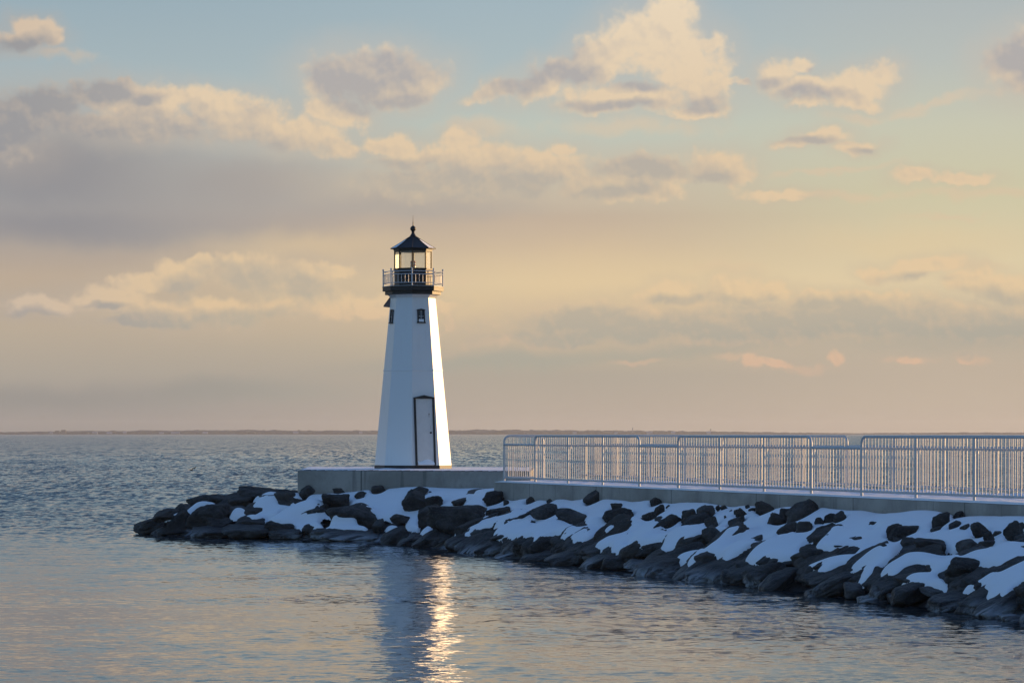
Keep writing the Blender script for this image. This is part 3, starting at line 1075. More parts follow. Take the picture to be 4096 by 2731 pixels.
# gallery railing
gr = MB().lathe([(0.741, z_(6.154)), (0.748, z_(6.156)), (0.748, z_(6.164)), (0.741, z_(6.166))], 8).build('gallery_railing', 'gallery_rail', LH)
RG = 0.744
for i in range(8):
    a = O8 * i
    x, y = RG * math.sin(a), -RG * math.cos(a)
    po = MB().tube([(x, y, z_(6.15)), (x, y, z_(6.555))], 0.0165, 10)
    po.lathe([(0.006, -0.024), (0.018, -0.016), (0.025, 0), (0.018, 0.018), (0.004, 0.025)], 12, (x, y, z_(6.572)))
    q = po.build('post', 'gallery_rail', gr)
    auto_smooth(q, 50)
    a2_ = O8 * (i + 1)
    x2, y2 = RG * math.sin(a2_), -RG * math.cos(a2_)
    for zz, rad in ((6.522, 0.0095), (6.447, 0.0085), (6.235, 0.0085)):
        MB().tube([(x, y, z_(zz)), (x2, y2, z_(zz))], rad, 8).build('rail', 'gallery_rail', gr)
    for j in range(1, 6):
        u_ = j / 6
        bx_, by_ = x + (x2 - x) * u_, y + (y2 - y) * u_
        MB().tube([(bx_, by_, z_(6.235)), (bx_, by_, z_(6.447))], 0.0062, 6).build('baluster', 'gallery_rail', gr)


def facet(deg, z):
    """matrix of the tower face whose outward bearing is deg (0 = towards the viewer), origin on the face at height z"""
    a = math.radians(deg)
    nrm_ = Vector((math.sin(a), -math.cos(a), 0))
    tan = Vector((math.cos(a), math.sin(a), 0))
    ap = Rz(z) * math.cos(math.pi / 8)
    dap = (Rt - Rb) / (Zt - Zb) * math.cos(math.pi / 8)
    up = (Vector((0, 0, 1)) + nrm_ * dap).normalized()
    out = tan.cross(up).normalized()
    org = nrm_ * ap + Vector((0, 0, z_(z)))
    M = Matrix.Identity(4)
    for i in range(3):
        M[i][0], M[i][1], M[i][2], M[i][3] = tan[i], up[i], out[i], org[i]
    return M


def pediment(mb, w, y0, h0, h1, d):
    vs = []
    for zz in (0.0, d):
        vs += [(-w / 2, y0, zz), (w / 2, y0, zz), (w / 2, y0 + h0, zz), (0, y0 + h1, zz), (-w / 2, y0 + h0, zz)]
    fs = [(4, 3, 2, 1, 0), (5, 6, 7, 8, 9)] + [(i, (i + 1) % 5, (i + 1) % 5 + 5, i + 5) for i in range(5)]
    mb.add(vs, fs)


def make_window(deg):
    M = facet(deg, 5.405)
    w_ = MB()
    w_.box((-0.083, 0, 0.012), (0.026, 0.30, 0.03)).box((0.083, 0, 0.012), (0.026, 0.30, 0.03))
    w_.box((0, -0.158, 0.018), (0.222, 0.03, 0.044))
    pediment(w_, 0.222, 0.148, 0.014, 0.038, 0.036)
    root = w_.build('window', 'black', LH, M=M)
    fix_normals(root)
    MB().box((0, 0, 0.004), (0.142, 0.292, 0.006)).build('pane', 'pane', root)
    mu = MB().box((0, 0.0, 0.011), (0.010, 0.29, 0.008)).box((0, -0.005, 0.0115), (0.14, 0.010, 0.0075))
    mu.build('muntin', 'muntin', root)
    return root


for dg in (22.5, -67.5, 112.5, -157.5):
    wroot = make_window(dg)
# snow caught in the front window, lying on the sill
sb = MB()
pts = [(-0.065, 0.052), (-0.045, 0.075), (-0.02, 0.062), (0.005, 0.070), (0.03, 0.062), (0.05, 0.074), (0.065, 0.060)]
vs = []
for zz in (0.009, 0.024):
    vs += [(x, -0.142, zz) for x, _ in pts] + [(x, -0.142 + y, zz) for x, y in pts]
n_ = len(pts)
fs = []
for i in range(n_ - 1):
    fs += [(i, i + 1, n_ + i + 1, n_ + i), (2 * n_ + i, 3 * n_ + i, 3 * n_ + i + 1, 2 * n_ + i + 1), (n_ + i, n_ + i + 1, 3 * n_ + i + 1, 3 * n_ + i)]
MWs = Matrix.Translation((TX, TY, ZP)) @ facet(22.5, 5.405)
o = mesh_obj('sill_snow', vs, fs, 'snow')
o.matrix_world = MWs
tag(o, 'little heap of snow on the sill of the front lighthouse window', 'snow', kind='stuff')

# door
MD = facet(22.5, 2.54)
door = MB().box((0.0, 0.0, 0.010), (0.44, 1.64, 0.018)).build('door', 'door', LH, M=MD)
fm = MB()
fm.box((-0.243, 0, 0.020), (0.044, 1.655, 0.046)).box((0.243, 0, 0.020), (0.044, 1.655, 0.046))
pediment(fm, 0.545, 0.829, 0.022, 0.080, 0.055)
o = fm.build('door_frame', 'black', door)
fix_normals(o)
hd = MB()
hd.tube([(0.155, -0.02, 0.018), (0.155, -0.02, 0.05)], 0.020, 12)
hd.box((0.155, -0.02, 0.021), (0.042, 0.042, 0.006))
hd.build('handle', 'black', door)
MB().box((0.125, 0.44, 0.0215), (0.022, 0.03, 0.006)).box((0.123, 0.40, 0.0202), (0.007, 0.07, 0.0015)).build('lock', 'rust', door)
MB().box((0.155, 0.11, 0.0200), (0.008, 0.10, 0.0012)).build('scratch', 'steel', door)
# snow blown against the foot of the door
dsn = []
M2 = Matrix.Translation((TX, TY, ZP)) @ MD
nx_ = 22
vs, fs = [], []
for i in range(nx_ + 1):
    u_ = -0.215 + 0.43 * i / nx_
    hh_ = 0.115 + 0.03 * math.sin(u_ * 16 + 0.6) + 0.02 * mnoise.noise((u_ * 14, 0, 2))
    vs += [(u_, -0.82, 0.075), (u_, -0.80 + hh_ * 0.35, 0.060), (u_, -0.82 + hh_ * 0.8, 0.032), (u_, -0.82 + hh_, 0.020)]
for i in range(nx_):
    for j in range(3):
        a = i * 4 + j
        fs.append((a, a + 4, a + 5, a + 1))
o = mesh_obj('door_snow', vs, fs, 'snow', smooth=True)
o.matrix_world = M2
tag(o, 'small drift of snow blown against the foot of the lighthouse door', 'snow', kind='stuff')

# hood on the back-left face and the round plate below it
MH = facet(-112.5, 5.80)
hood = MB()
hw = 0.17
vs = [(-hw, 0.17, 0.0), (hw, 0.17, 0.0), (-hw, -0.12, 0.20), (hw, -0.12, 0.20), (-hw, -0.155, 0.20), (hw, -0.155, 0.20), (-hw, -0.155, 0.0), (hw, -0.155, 0.0)]
hood.add(vs, [(0, 1, 3, 2), (2, 3, 5, 4), (4, 5, 7, 6), (0, 2, 4, 6), (1, 7, 5, 3), (0, 6, 7, 1)])
o = hood.build('hood', 'brown', LH, M=MH)
fix_normals(o)
MP = facet(-112.5, 5.36)
rp = MB().lathe([(0.115, 0.0), (0.12, 0.012), (0.11, 0.028), (0.06, 0.036), (0.01, 0.038)], 24).build('round_plate', 'black', LH, M=MP)
auto_smooth(rp, 50)

# ------------------------------------------------------------------ breakwater: rubble bed as a height function
TOE = [(9.2, 31.5), (6.73, 38.3), (3.42, 47.7), (0.24, 56.4), (-3.02, 65.6), (-4.45, 66.6), (-7.49, 68.3), (-9.3, 71.2), (-9.75, 72.3), (-9.2, 73.6), (-6.5, 76.5), (-5.4, 78.0), (3.0, 78.0)]
GX0, GX1, GY0, GY1, GS = -10.2, 11.0, 33.0, 78.0, 0.035
gx = np.arange(GX0, GX1, GS)
gy = np.arange(GY0, GY1, GS)
GXX, GYY = np.meshgrid(gx, gy, indexing='ij')


def seg_dist(X, Y, pts):
    best = np.full(X.shape, 1e9)
    for (x0, y0), (x1, y1) in zip(pts[:-1], pts[1:]):
        ex, ey = x1 - x0, y1 - y0
        L2 = ex * ex + ey * ey
        t = np.clip(((X - x0) * ex + (Y - y0) * ey) / L2, 0, 1)
        best = np.minimum(best, np.hypot(X - x0 - t * ex, Y - y0 - t * ey))
    return best


def in_poly(X, Y, poly):
    ins = np.zeros(X.shape, bool)
    n = len(poly)
    j = n - 1
    for i in range(n):
        xi, yi = poly[i]
        xj, yj = poly[j]
        if yi != yj:
            c = ((yi > Y) != (yj > Y)) & (X < (xj - xi) * (Y - yi) / (yj - yi) + xi)
            ins ^= c
        j = i
    return ins


land_poly = TOE + [(20, 78), (20, 31.5)]
dist_t = seg_dist(GXX, GYY, TOE)
dist_t = np.where(in_poly(GXX, GYY, land_poly), dist_t, -dist_t)
sl = np.clip(dist_t / 2.45, -0.4, 1.0)
BASE = 1.14 * np.where(sl > 0, sl ** 0.88, sl)


def bz(x, y):
    i = min(max((x - GX0) / GS, 0), len(gx) - 2)
    j = min(max((y - GY0) / GS, 0), len(gy) - 2)
    i0, j0 = int(i), int(j)
    a, b_ = i - i0, j - j0
    return ((BASE[i0, j0] * (1 - a) + BASE[i0 + 1, j0] * a) * (1 - b_) + (BASE[i0, j0 + 1] * (1 - a) + BASE[i0 + 1, j0 + 1] * a) * b_)


def hit(px, py):
    """first point of the rubble bed (or the water) on the line of sight through a photo pixel"""
    sx, sz = (px - 2048) / F, -(py - HZ) / F
    y = 33.0
    last = y
    while y < 77.5:
        z = EYE + sz * y
        hgt = max(bz(sx * y, y), 0.0) if bz(sx * y, y) > -0.05 else -9
        if z <= hgt:
            return sx * y, y, z
        last = y
        y += 0.04
    return sx * 70, 70.0, EYE + sz * 70


# ------------------------------------------------------------------ rocks
CR = {'A': (500, 1850, .3827), 'B': (1300, 1850, .3827), 'C': (2100, 1900, .3827), 'D': (2900, 1950, .3189), 'E': (3450, 1950, .3507)}
# crop, cx, cy, w, h, tilt, kind ('b' bare boulder, 's' slab that carries snow, 't' wet rock at the waterline)
ROCKS = [
    ('A', 290, 655, 390, 175, 14, 't'), ('A', 400, 545, 290, 110, 24, 's', 0.0), ('A', 600, 545, 210, 230, 38, 's', 0.1), ('A', 560, 620, 260, 180, 20, 't'), ('A', 885, 415, 420, 190, 8, 's', -0.15), ('A', 880, 575, 440, 250, 0, 't'), ('A', 800, 470, 480, 170, 20, 'm', 0.1), ('A', 460, 570, 330, 110, 24, 'm', 0.2), ('A', 1190, 520, 240, 150, 0, 'm', 0.3),
    ('A', 470, 705, 390, 90, 5, 't'), ('A', 880, 730, 420, 130, 3, 't'), ('A', 1290, 725, 520, 150, 0, 't'), ('A', 1230, 395, 280, 160, 10, 's'), ('A', 1400, 330, 480, 110, -3, 's'),
    ('A', 1665, 385, 215, 120, 5, 'b'), ('A', 1370, 500, 280, 130, -5, 's'), ('A', 1300, 645, 310, 150, 0, 's'), ('A', 1640, 665, 350, 140, -2, 's'),
    ('A', 1700, 750, 380, 110, 0, 't'), ('A', 1980, 695, 240, 120, 0, 't'), ('A', 2160, 745, 420, 120, 0, 't'), ('A', 1620, 390, 560, 150, 0, 's'),
    ('A', 2245, 298, 145, 50, 2, 'b'), ('A', 2040, 462, 140, 75, 20, 'b'), ('A', 1780, 540, 660, 170, 22, 's'), ('A', 1895, 320, 160, 90, 35, 'b'), ('A', 1000, 640, 300, 130, 0, 's'), ('A', 1180, 520, 260, 120, 0, 's'),
    ('B', 130, 415, 290, 140, 0, 'b'), ('B', 280, 575, 560, 250, -4, 's'), ('B', 300, 745, 600, 130, 0, 't'),
    ('B', 555, 298, 140, 75, 5, 'b'), ('B', 370, 350, 120, 60, 10, 'b'), ('B', 975, 322, 195, 95, 8, 'b'), ('B', 935, 435, 245, 195, -8, 'b'), ('B', 1140, 430, 175, 155, 12, 'b'),
    ('B', 1335, 247, 95, 34, 0, 'b'), ('B', 1100, 318, 30, 28, 0, 'b'), ('B', 1765, 397, 205, 140, 8, 'b'), ('B', 1890, 433, 60, 55, 0, 'b'),
    ('B', 1370, 580, 580, 280, -3, 'b'), ('B', 1085, 575, 290, 170, 28, 'b'), ('B', 1630, 500, 75, 60, -30, 'b'), ('B', 1845, 525, 200, 85, 10, 'b'), ('B', 1722, 540, 75, 65, 0, 'b'),
    ('B', 1620, 306, 340, 26, 2, 'b'), ('B', 1430, 412, 180, 46, 14, 'b'), ('B', 775, 598, 190, 64, -8, 'b'), ('B', 560, 650, 120, 120, 0, 't'),
    ('B', 740, 755, 310, 160, 25, 't'), ('B', 890, 800, 340, 100, 18, 't'), ('B', 1080, 790, 420, 180, 25, 't'), ('B', 1400, 815, 330, 190, 22, 't'),
    ('B', 1570, 830, 430, 190, 28, 't'), ('B', 1790, 850, 470, 170, 25, 't'), ('B', 2050, 830, 390, 190, 33, 't'), ('B', 2260, 840, 270, 220, 30, 't'), ('B', 1900, 965, 280, 70, 8, 't'),
    ('B', 1560, 670, 470, 170, 18, 's'), ('B', 1990, 620, 500, 180, 25, 's'), ('B', 2010, 745, 520, 180, 25, 's'), ('B', 1620, 720, 260, 110, 30, 's'),
    ('C', 55, 280, 95, 65, 20, 'b'), ('C', 258, 287, 58, 54, 48, 'b'), ('C', 735, 248, 245, 115, 30, 'b'), ('C', 575, 287, 26, 24, 50, 'b'), ('C', 210, 400, 295, 155, 8, 'b'),
    ('C', 405, 405, 80, 36, 20, 'b'), ('C', 495, 458, 310, 135, -5, 'b'), ('C', 958, 342, 125, 60, -5, 'b'), ('C', 980, 440, 300, 145, 5, 'b'), ('C', 1365, 297, 105, 80, 42, 'b'),
    ('C', 1410, 378, 115, 82, 25, 'b'), ('C', 1505, 337, 55, 38, -30, 'b'), ('C', 1295, 448, 150, 80, 25, 'b'), ('C', 1400, 468, 85, 50, 20, 'b'), ('C', 1500, 512, 235, 92, 32, 'b'),
    ('C', 1720, 425, 140, 110, 10, 'b'), ('C', 1890, 402, 195, 115, 8, 'b'), ('C', 1800, 482, 310, 90, 14, 'b'), ('C', 1663, 482, 42, 48, -40, 'b'), ('C', 1955, 512, 130, 130, 20, 'b'),
    ('C', 2020, 347, 56, 52, 35, 'b'), ('C', 2080, 352, 65, 44, 30, 'b'), ('C', 2155, 385, 44, 30, 35, 'b'), ('C', 2095, 460, 22, 50, 10, 'b'), ('C', 2215, 500, 190, 74, 22, 'b'), ('C', 1660, 390, 34, 24, 30, 'b'),
    ('C', 270, 655, 210, 190, 35, 't'), ('C', 600, 690, 480, 150, 25, 's'), ('C', 345, 690, 130, 130, 30, 't'), ('C', 500, 825, 580, 200, 18, 't'), ('C', 860, 735, 100, 90, 0, 't'),
    ('C', 1085, 685, 95, 90, 40, 'b'), ('C', 1190, 770, 480, 220, 33, 's'), ('C', 760, 900, 320, 160, 28, 't'), ('C', 930, 885, 270, 170, 10, 't'), ('C', 1340, 710, 170, 130, 38, 't'),
    ('C', 1380, 835, 270, 160, 25, 't'), ('C', 1160, 915, 240, 80, 5, 't'), ('C', 1450, 935, 700, 240, 15, 't'), ('C', 1740, 700, 410, 200, 28, 't'), ('C', 1945, 640, 170, 190, 30, 'b'),
    ('C', 1950, 855, 350, 200, 8, 't'), ('C', 2240, 790, 270, 210, 35, 't'), ('C', 2285, 950, 190, 190, 0, 't'), ('C', 1950, 1025, 720, 200, 8, 't'), ('C', 60, 730, 220, 220, 30, 't'), ('C', 130, 850, 370, 100, 10, 't'),
    ('C', 240, 600, 420, 150, 25, 's'), ('C', 590, 600, 520, 170, 18, 's'), ('C', 960, 590, 540, 220, 35, 's'), ('C', 1260, 630, 480, 160, 38, 's'), ('C', 1650, 660, 560, 190, 28, 's'), ('C', 2150, 670, 520, 260, 30, 's'), ('C', 1700, 845, 330, 130, 15, 's'),
    ('D', 490, 272, 215, 150, -8, 'b'), ('D', 285, 257, 55, 70, 20, 'b'), ('D', 340, 286, 85, 44, 10, 'b'), ('D', 270, 186, 36, 22, 0, 'b'), ('D', 415, 347, 66, 40, -5, 'b'), ('D', 138, 328, 74, 70, 0, 'b'), ('D', 202, 340, 120, 95, 42, 'b'),
    ('D', 735, 228, 120, 50, 34, 'b'), ('D', 842, 176, 105, 48, 18, 'b'), ('D', 805, 221, 38, 20, 0, 'b'), ('D', 793, 268, 28, 18, 30, 'b'), ('D', 765, 352, 155, 145, 5, 'b'), ('D', 960, 310, 420, 215, 38, 'b'), ('D', 1085, 250, 150, 190, 55, 'b'),
    ('D', 985, 522, 175, 165, 0, 'b'), ('D', 655, 420, 205, 115, -18, 'b'), ('D', 790, 532, 265, 90, 24, 'b'), ('D', 1185, 447, 125, 85, -25, 'b'), ('D', 1320, 397, 145, 82, 5, 'b'), ('D', 1440, 392, 160, 105, 32, 'b'),
    ('D', 1260, 273, 28, 18, 0, 'b'), ('D', 1610, 426, 38, 18, 0, 'b'), ('D', 285, 530, 75, 42, 12, 'b'), ('D', 1895, 478, 160, 76, 5, 'b'), ('D', 1180, 600, 430, 88, 38, 'b'), ('D', 1140, 830, 410, 270, -5, 't'),
    ('D', 1490, 775, 340, 125, 10, 'b'), ('D', 1545, 690, 100, 44, 30, 'b'), ('D', 1665, 642, 105, 52, 15, 'b'), ('D', 2125, 560, 215, 165, 20, 'b'), ('D', 2150, 662, 110, 60, -10, 'b'),
    ('D', 260, 760, 520, 160, 36, 't'), ('D', 830, 905, 260, 130, 10, 't'), ('D', 265, 985, 210, 190, 0, 't'), ('D', 480, 1055, 580, 330, 20, 't'), ('D', 100, 1075, 310, 210, 0, 't'), ('D', 690, 1140, 520, 230, 30, 't'),
    ('D', 1260, 1085, 500, 190, 25, 't'), ('D', 1490, 952, 95, 92, 0, 't'), ('D', 1400, 1185, 620, 290, 25, 't'), ('D', 1620, 1255, 290, 250, 0, 't'), ('D', 1900, 1110, 440, 270, 40, 't'), ('D', 2060, 1190, 420, 260, 20, 't'),
    ('D', 1200, 1305, 430, 130, 5, 't'), ('D', 1850, 1385, 370, 130, 5, 't'), ('D', 2130, 1350, 220, 160, 0, 't'),
    ('D', 620, 770, 680, 230, 20, 's'), ('D', 1330, 630, 520, 240, 30, 's'), ('D', 1250, 970, 700, 160, 20, 's'), ('D', 1800, 900, 620, 250, 35, 's'), ('D', 2100, 980, 370, 150, 35, 's'),
    ('E', 460, 512, 385, 135, 10, 'b'), ('E', 550, 392, 78, 62, 48, 'b'), ('E', 725, 391, 44, 26, 25, 'b'), ('E', 890, 397, 205, 120, 26, 'b'), ('E', 840, 482, 160, 46, 14, 'b'), ('E', 1005, 346, 54, 26, 30, 'b'), ('E', 1100, 326, 120, 80, 12, 'b'),
    ('E', 1150, 258, 120, 58, 34, 'b'), ('E', 1050, 442, 160, 58, 30, 'b'), ('E', 1175, 462, 118, 56, 25, 'b'), ('E', 1325, 505, 160, 215, 75, 'b'), ('E', 1440, 582, 118, 100, 32, 'b'), ('E', 1550, 527, 120, 46, 0, 'b'), ('E', 1720, 522, 215, 200, 30, 'b'),
    ('E', 1815, 442, 80, 60, 20, 'b'), ('E', 1785, 592, 150, 82, 20, 'b'), ('E', 405, 612, 120, 46, -15, 'b'), ('E', 520, 662, 200, 120, 5, 'b'), ('E', 790, 675, 430, 165, -10, 'b'), ('E', 1190, 672, 290, 135, 14, 'b'), ('E', 1430, 642, 190, 54, 8, 'b'),
    ('E', 600, 885, 360, 165, 5, 'b'), ('E', 1200, 950, 480, 270, -5, 'b'), ('E', 850, 935, 260, 140, 0, 't'), ('E', 1560, 905, 170, 95, 0, 'b'), ('E', 1745, 872, 190, 145, 25, 't'), ('E', 250, 1135, 430, 250, 33, 't'),
    ('E', 560, 1160, 520, 300, 14, 't'), ('E', 300, 1010, 420, 160, 38, 't'), ('E', 830, 1175, 310, 150, -8, 't'), ('E', 1000, 1285, 580, 250, 15, 't'), ('E', 1480, 1160, 260, 110, 20, 't'), ('E', 1560, 1340, 640, 290, 25, 't'),
    ('E', 1740, 1115, 160, 210, 0, 't'), ('E', 1720, 1485, 300, 110, 0, 't'), ('E', 130, 1275, 330, 110, 0, 't'),
    ('E', 450, 870, 560, 190, 30, 's'), ('E', 1450, 800, 620, 170, 4, 's'), ('E', 700, 1060, 560, 160, 0, 's'), ('E', 1450, 1090, 720, 200, 20, 's'), ('E', 200, 840, 420, 270, 38, 's'), ('E', 1900, 1180, 260, 300, 20, 't'), ('E', 1960, 900, 300, 220, 20, 's'), ('E', 2050, 1420, 420, 260, 20, 't'),
]


def ico_arrays(sub):
    bm = bmesh.new()
    bmesh.ops.create_icosphere(bm, subdivisions=sub, radius=1.0)
    v = np.array([q.co[:] for q in bm.verts])
    f = [tuple(q.index for q in fc.verts) for fc in bm.faces]
    bm.free()
    return v, f


ICO = {3: ico_arrays(3), 4: ico_arrays(4), 5: ico_arrays(5)}


def rock_shape(sub, seed, blocky):
    """an angular, worn block: a ball cut by random planes, then roughened"""
    r_ = np.random.default_rng(seed)
    V_, F_ = ICO[sub]
    n = r_.normal(size=(13, 3))
    n /= np.linalg.norm(n, axis=1)[:, None]
    ax = np.array([[1, 0, 0], [-1, 0, 0], [0, 1, 0], [0, -1, 0], [0, 0, 1], [0, 0, -1]]) + r_.normal(size=(6, 3)) * 0.22
    ax /= np.linalg.norm(ax, axis=1)[:, None]
    n = np.vstack([n, ax])
    d = np.concatenate([r_.uniform(0.74, 1.02, 13), r_.uniform(0.62, 0.85, 6)])
    dots = np.maximum(V_ @ n.T, 0) / d
    pw_ = blocky
    rad = (np.sum(dots ** pw_, axis=1) + 1e-9) ** (-1.0 / pw_)
    rad = np.minimum(rad, 1.25)
    P = V_ * rad[:, None]
    off = Vector(r_.uniform(-50, 50, 3))
    amp = np.array([mnoise.fractal(Vector(q) * 1.7 + off, 1.0, 2.1, 5) for q in P])
    rid = np.array([abs(mnoise.noise(Vector(q) * 3.1 + off * 0.5)) for q in P])
    crk = np.array([abs(mnoise.noise(Vector((q[0] * 1.3, q[1] * 1.3, q[2] * 2.4)) + off)) for q in P])
    P = P * (1 + 0.12 * amp - 0.09 * rid - 0.06 * np.clip(0.12 - crk, 0, 0.12) / 0.12)[:, None]
    ext = np.percentile(np.abs(P), 99, axis=0)
    return P / ext, F_


class Rock:
    pass


rocks = []
for i, row in enumerate(ROCKS):
    cr, cx, cy, w, h, rot, kd = row[:7]
    ox, oy, s = CR[cr]
    X, Y = ox + cx * s, oy + cy * s
    w, h = w * s, h * s
    rr_ = Rock()
    rr_.px, rr_.py, rr_.w, rr_.h, rr_.rot, rr_.kd = X, Y, w, h, rot, kd
    if kd == 'b':
        if max(w, h) < 125:
            rr_.w *= 1.06
            rr_.h *= 1.14
            rr_.py -= 0.07 * rr_.h
    if kd == 't' and X > 1400:
        rr_.py += 0.13 * h
        rr_.h *= 0.78
    rr_.seed = 100 + i
    rr_.anchor = row[7] if len(row) > 7 else {'b': 0.42, 's': 0.30, 't': 0.40, 'm': 0.30}[kd]
    rocks.append(rr_)
# filler rocks in the lower band, where the photo only shows dark gaps
for i in range(46):
    rr_ = Rock()
    t = i / 45.0
    yy = 61.0 - 25.5 * t
    xx = 0.24 + (56.4 - yy) * 0.3570 if yy < 65 else 0
    xx += random.uniform(0.45, 1.25)
    rr_.px, rr_.py = xx / yy * F + 2048, HZ + (EYE - 0.12) / yy * F
    rr_.w, rr_.h, rr_.rot, rr_.kd = random.uniform(0.9, 1.5) * F / yy, random.uniform(0.30, 0.46) * F / yy, random.uniform(15, 32), 'f'
    rr_.seed = 700 + i
    rr_.xy = (xx, yy)
    rocks.append(rr_)

allv, allf, slabs_v, slabs_f = [], [], [], []
for r in rocks:
    if r.kd == 'f':
        x, y = r.xy
        Yc = y
        z = bz(x, y) - 0.03
        Sx = F / Yc
        cen = Vector((x, y, z))
    else:
        hx, hy, hz = hit(r.px, r.py + r.h * r.anchor)
        Yc = hy
        Sx = F / Yc
        cen = None
        r.low = hz < 0.22
        if r.kd == 'b' and hz > 1.08:
            r.h *= 0.84
            r.py += 0.05 * r.h
        if r.kd == 't' and not r.low and r.px > 1400:
            r.h *= 1.10
            r.py -= 0.06 * r.h
    a = r.w / 2 / Sx
    b_ = r.h / 2 / Sx
    # depth of the block
    if r.kd == 'b':
        c_ = min(max(0.62 * a, 0.75 * b_), 0.6)
        Yc2 = Yc + 0.30 * c_
    elif r.kd in 'sm':
        c_ = min(max(0.60 * a, 0.30), 0.62)
        Yc2 = Yc + 0.32 * c_
    else:
        c_ = min(max(0.60 * a, 0.25), 0.6)
        Yc2 = Yc + 0.28 * c_
    if cen is None:
        Sx2 = F / Yc2
        cen = Vector(((r.px - 2048) / Sx2, Yc2, EYE - (r.py - HZ) / Sx2))
    ph = math.radians(r.rot)
    slope_side = cen.x > -2.6 and cen.y < 66
    if slope_side and r.rot > 10:
        A = Vector((math.cos(ph), 0.36, math.sin(ph))).normalized()
    elif slope_side:
        A = Vector((math.cos(ph), 0.10, math.sin(ph))).normalized()
    else:
        A = Vector((math.cos(ph), -0.05, math.sin(ph))).normalized()
    upv = Vector((-0.22, -0.20, 1.0)) if slope_side else Vector((-0.05, -0.30, 1.0))
    Cc = A.cross(upv).normalized()
    Bv = Cc.cross(A).normalized()
    bb = b_
    if r.kd in 'sm':
        bb = max(b_ * 0.92, 0.1)
    if r.kd == 'b' and b_ < 0.10:
        bb = b_ * 1.25
    size = max(a, bb)
    sub = 5 if size > 0.34 else 4
    P, F_ = rock_shape(sub, r.seed, 16.0 if r.kd != 'b' else 22.0)
    M3 = np.array([[A.x, Cc.x, Bv.x], [A.y, Cc.y, Bv.y], [A.z, Cc.z, Bv.z]])
    L = (P * np.array([a * 1.06, c_, bb * 1.06])) @ M3.T
    r.cen, r.L, r.F, r.a, r.b, r.c = cen, L, F_, a, bb, c_
    wv = L + np.array(cen[:])
    if r.kd in 'stfm':
        n0 = sum(len(q) for q in slabs_v)
        slabs_v.append(wv)
        slabs_f += [tuple(q + n0 for q in fc) for fc in F_]


# drifts ('m') only shape the snow; they are no rocks
rocks = [r for r in rocks if r.kd != 'm']


# names / labels of the rocks
def post_px(t):
    q = along(t)
    return q[0] / q[1] * F + 2048


POSTS = [post_px(t) for t in range(0, 13)]


def where(r):
    x = r.px
    if x < 1190:
        base_ = ['at the left breakwater tip', 'left of the platform', 'just left of the platform corner'][0 if x < 800 else (1 if x < 1040 else 2)]
    elif x < 1495:
        base_ = 'left of the lighthouse'
    elif x < 1655:
        base_ = 'below the lighthouse\'s left half'
    elif x < 1805:
        base_ = 'below the lighthouse door'
    elif x < 1985:
        base_ = 'between lighthouse and railing'
    else:
        j = min(range(len(POSTS)), key=lambda q: abs(POSTS[q] - x))
        base_ = 'below railing post %d' % (j + 1) if False else 'below the %s railing post' % ord_word(j)
    return base_


def band(r):
    if r.kd == 't' or r.kd == 'f':
        return 'at the waterline' if r.cen.z < 0.30 else 'above the waterline'
    z = r.cen.z
    return 'low down' if z < 0.5 else ('halfway up' if z < 0.85 else 'near the wall')


groups = {}
for r in rocks:
    sz = 'large' if r.a > 0.62 else ('small' if r.a < 0.24 else 'medium')
    asp = r.a / max(r.b, 0.01)
    if r.kd == 's':
        what = 'dark slab under snow' if asp > 2 else 'dark block capped with snow'
    elif r.kd == 'b':
        what = 'bare long dark rock' if asp > 2.4 else ('bare dark slab' if asp > 1.7 else 'bare dark boulder')
    elif r.kd == 't':
        what = 'wet black slab' if asp > 1.8 else 'wet black boulder'
    else:
        what = 'black rock'
    r.key = '%s %s %s %s' % (sz, what, band(r), where(r))
    groups.setdefault(r.key, []).append(r)
for key, lst in groups.items():
    lst.sort(key=lambda q: q.px)
    for i, r in enumerate(lst):
        if len(lst) == 1:
            r.label = key
        elif len(lst) == 2:
            r.label = key + (', left one' if i == 0 else ', right one')
        else:
            r.label = key + ', %s from left' % ord_word(i)

for r in rocks:
    me = bpy.data.meshes.new('rock')
    me.from_pydata([tuple(q) for q in r.L], [], r.F)
    me.shade_smooth()
    me.materials.append(MAT['rock'])
    o = bpy.data.objects.new('rock', me)
    o.location = r.cen
    C.objects.link(o)
    tag(o, r.label, 'rock', 'rocks of the breakwater')

# rubble bed under the rocks
st_ = 6
vs, fs = [], []
idx = -np.ones(GXX.shape, int)
inw = in_poly(GXX, GYY, [near0, near1, (20, 28), (20, 80), (0.4, 80), (0.44, 67.5)])
inp = in_poly(GXX, GYY, PLAT)
for i in range(0, len(gx), st_):
    for j in range(0, len(gy), st_):
        if dist_t[i, j] > -0.8 and dist_t[i, j] < 8 and not inw[i, j] and not (inp[i, j]):
            x, y = gx[i], gy[j]
            idx[i, j] = len(vs)
            nz = 0.10 * mnoise.noise((x * 1.9, y * 1.9, 0)) + 0.06 * mnoise.noise((x * 5, y * 5, 4))
            vs.append((x, y, BASE[i, j] - 0.13 + nz))
for i in range(0, len(gx) - st_, st_):
    for j in range(0, len(gy) - st_, st_):
        q = (idx[i, j], idx[i + st_, j], idx[i + st_, j + st_], idx[i, j + st_])
        if min(q) >= 0:
            fs.append(q)
tag(mesh_obj('rubble_bed', vs, fs, 'rock', smooth=True), kind='structure')

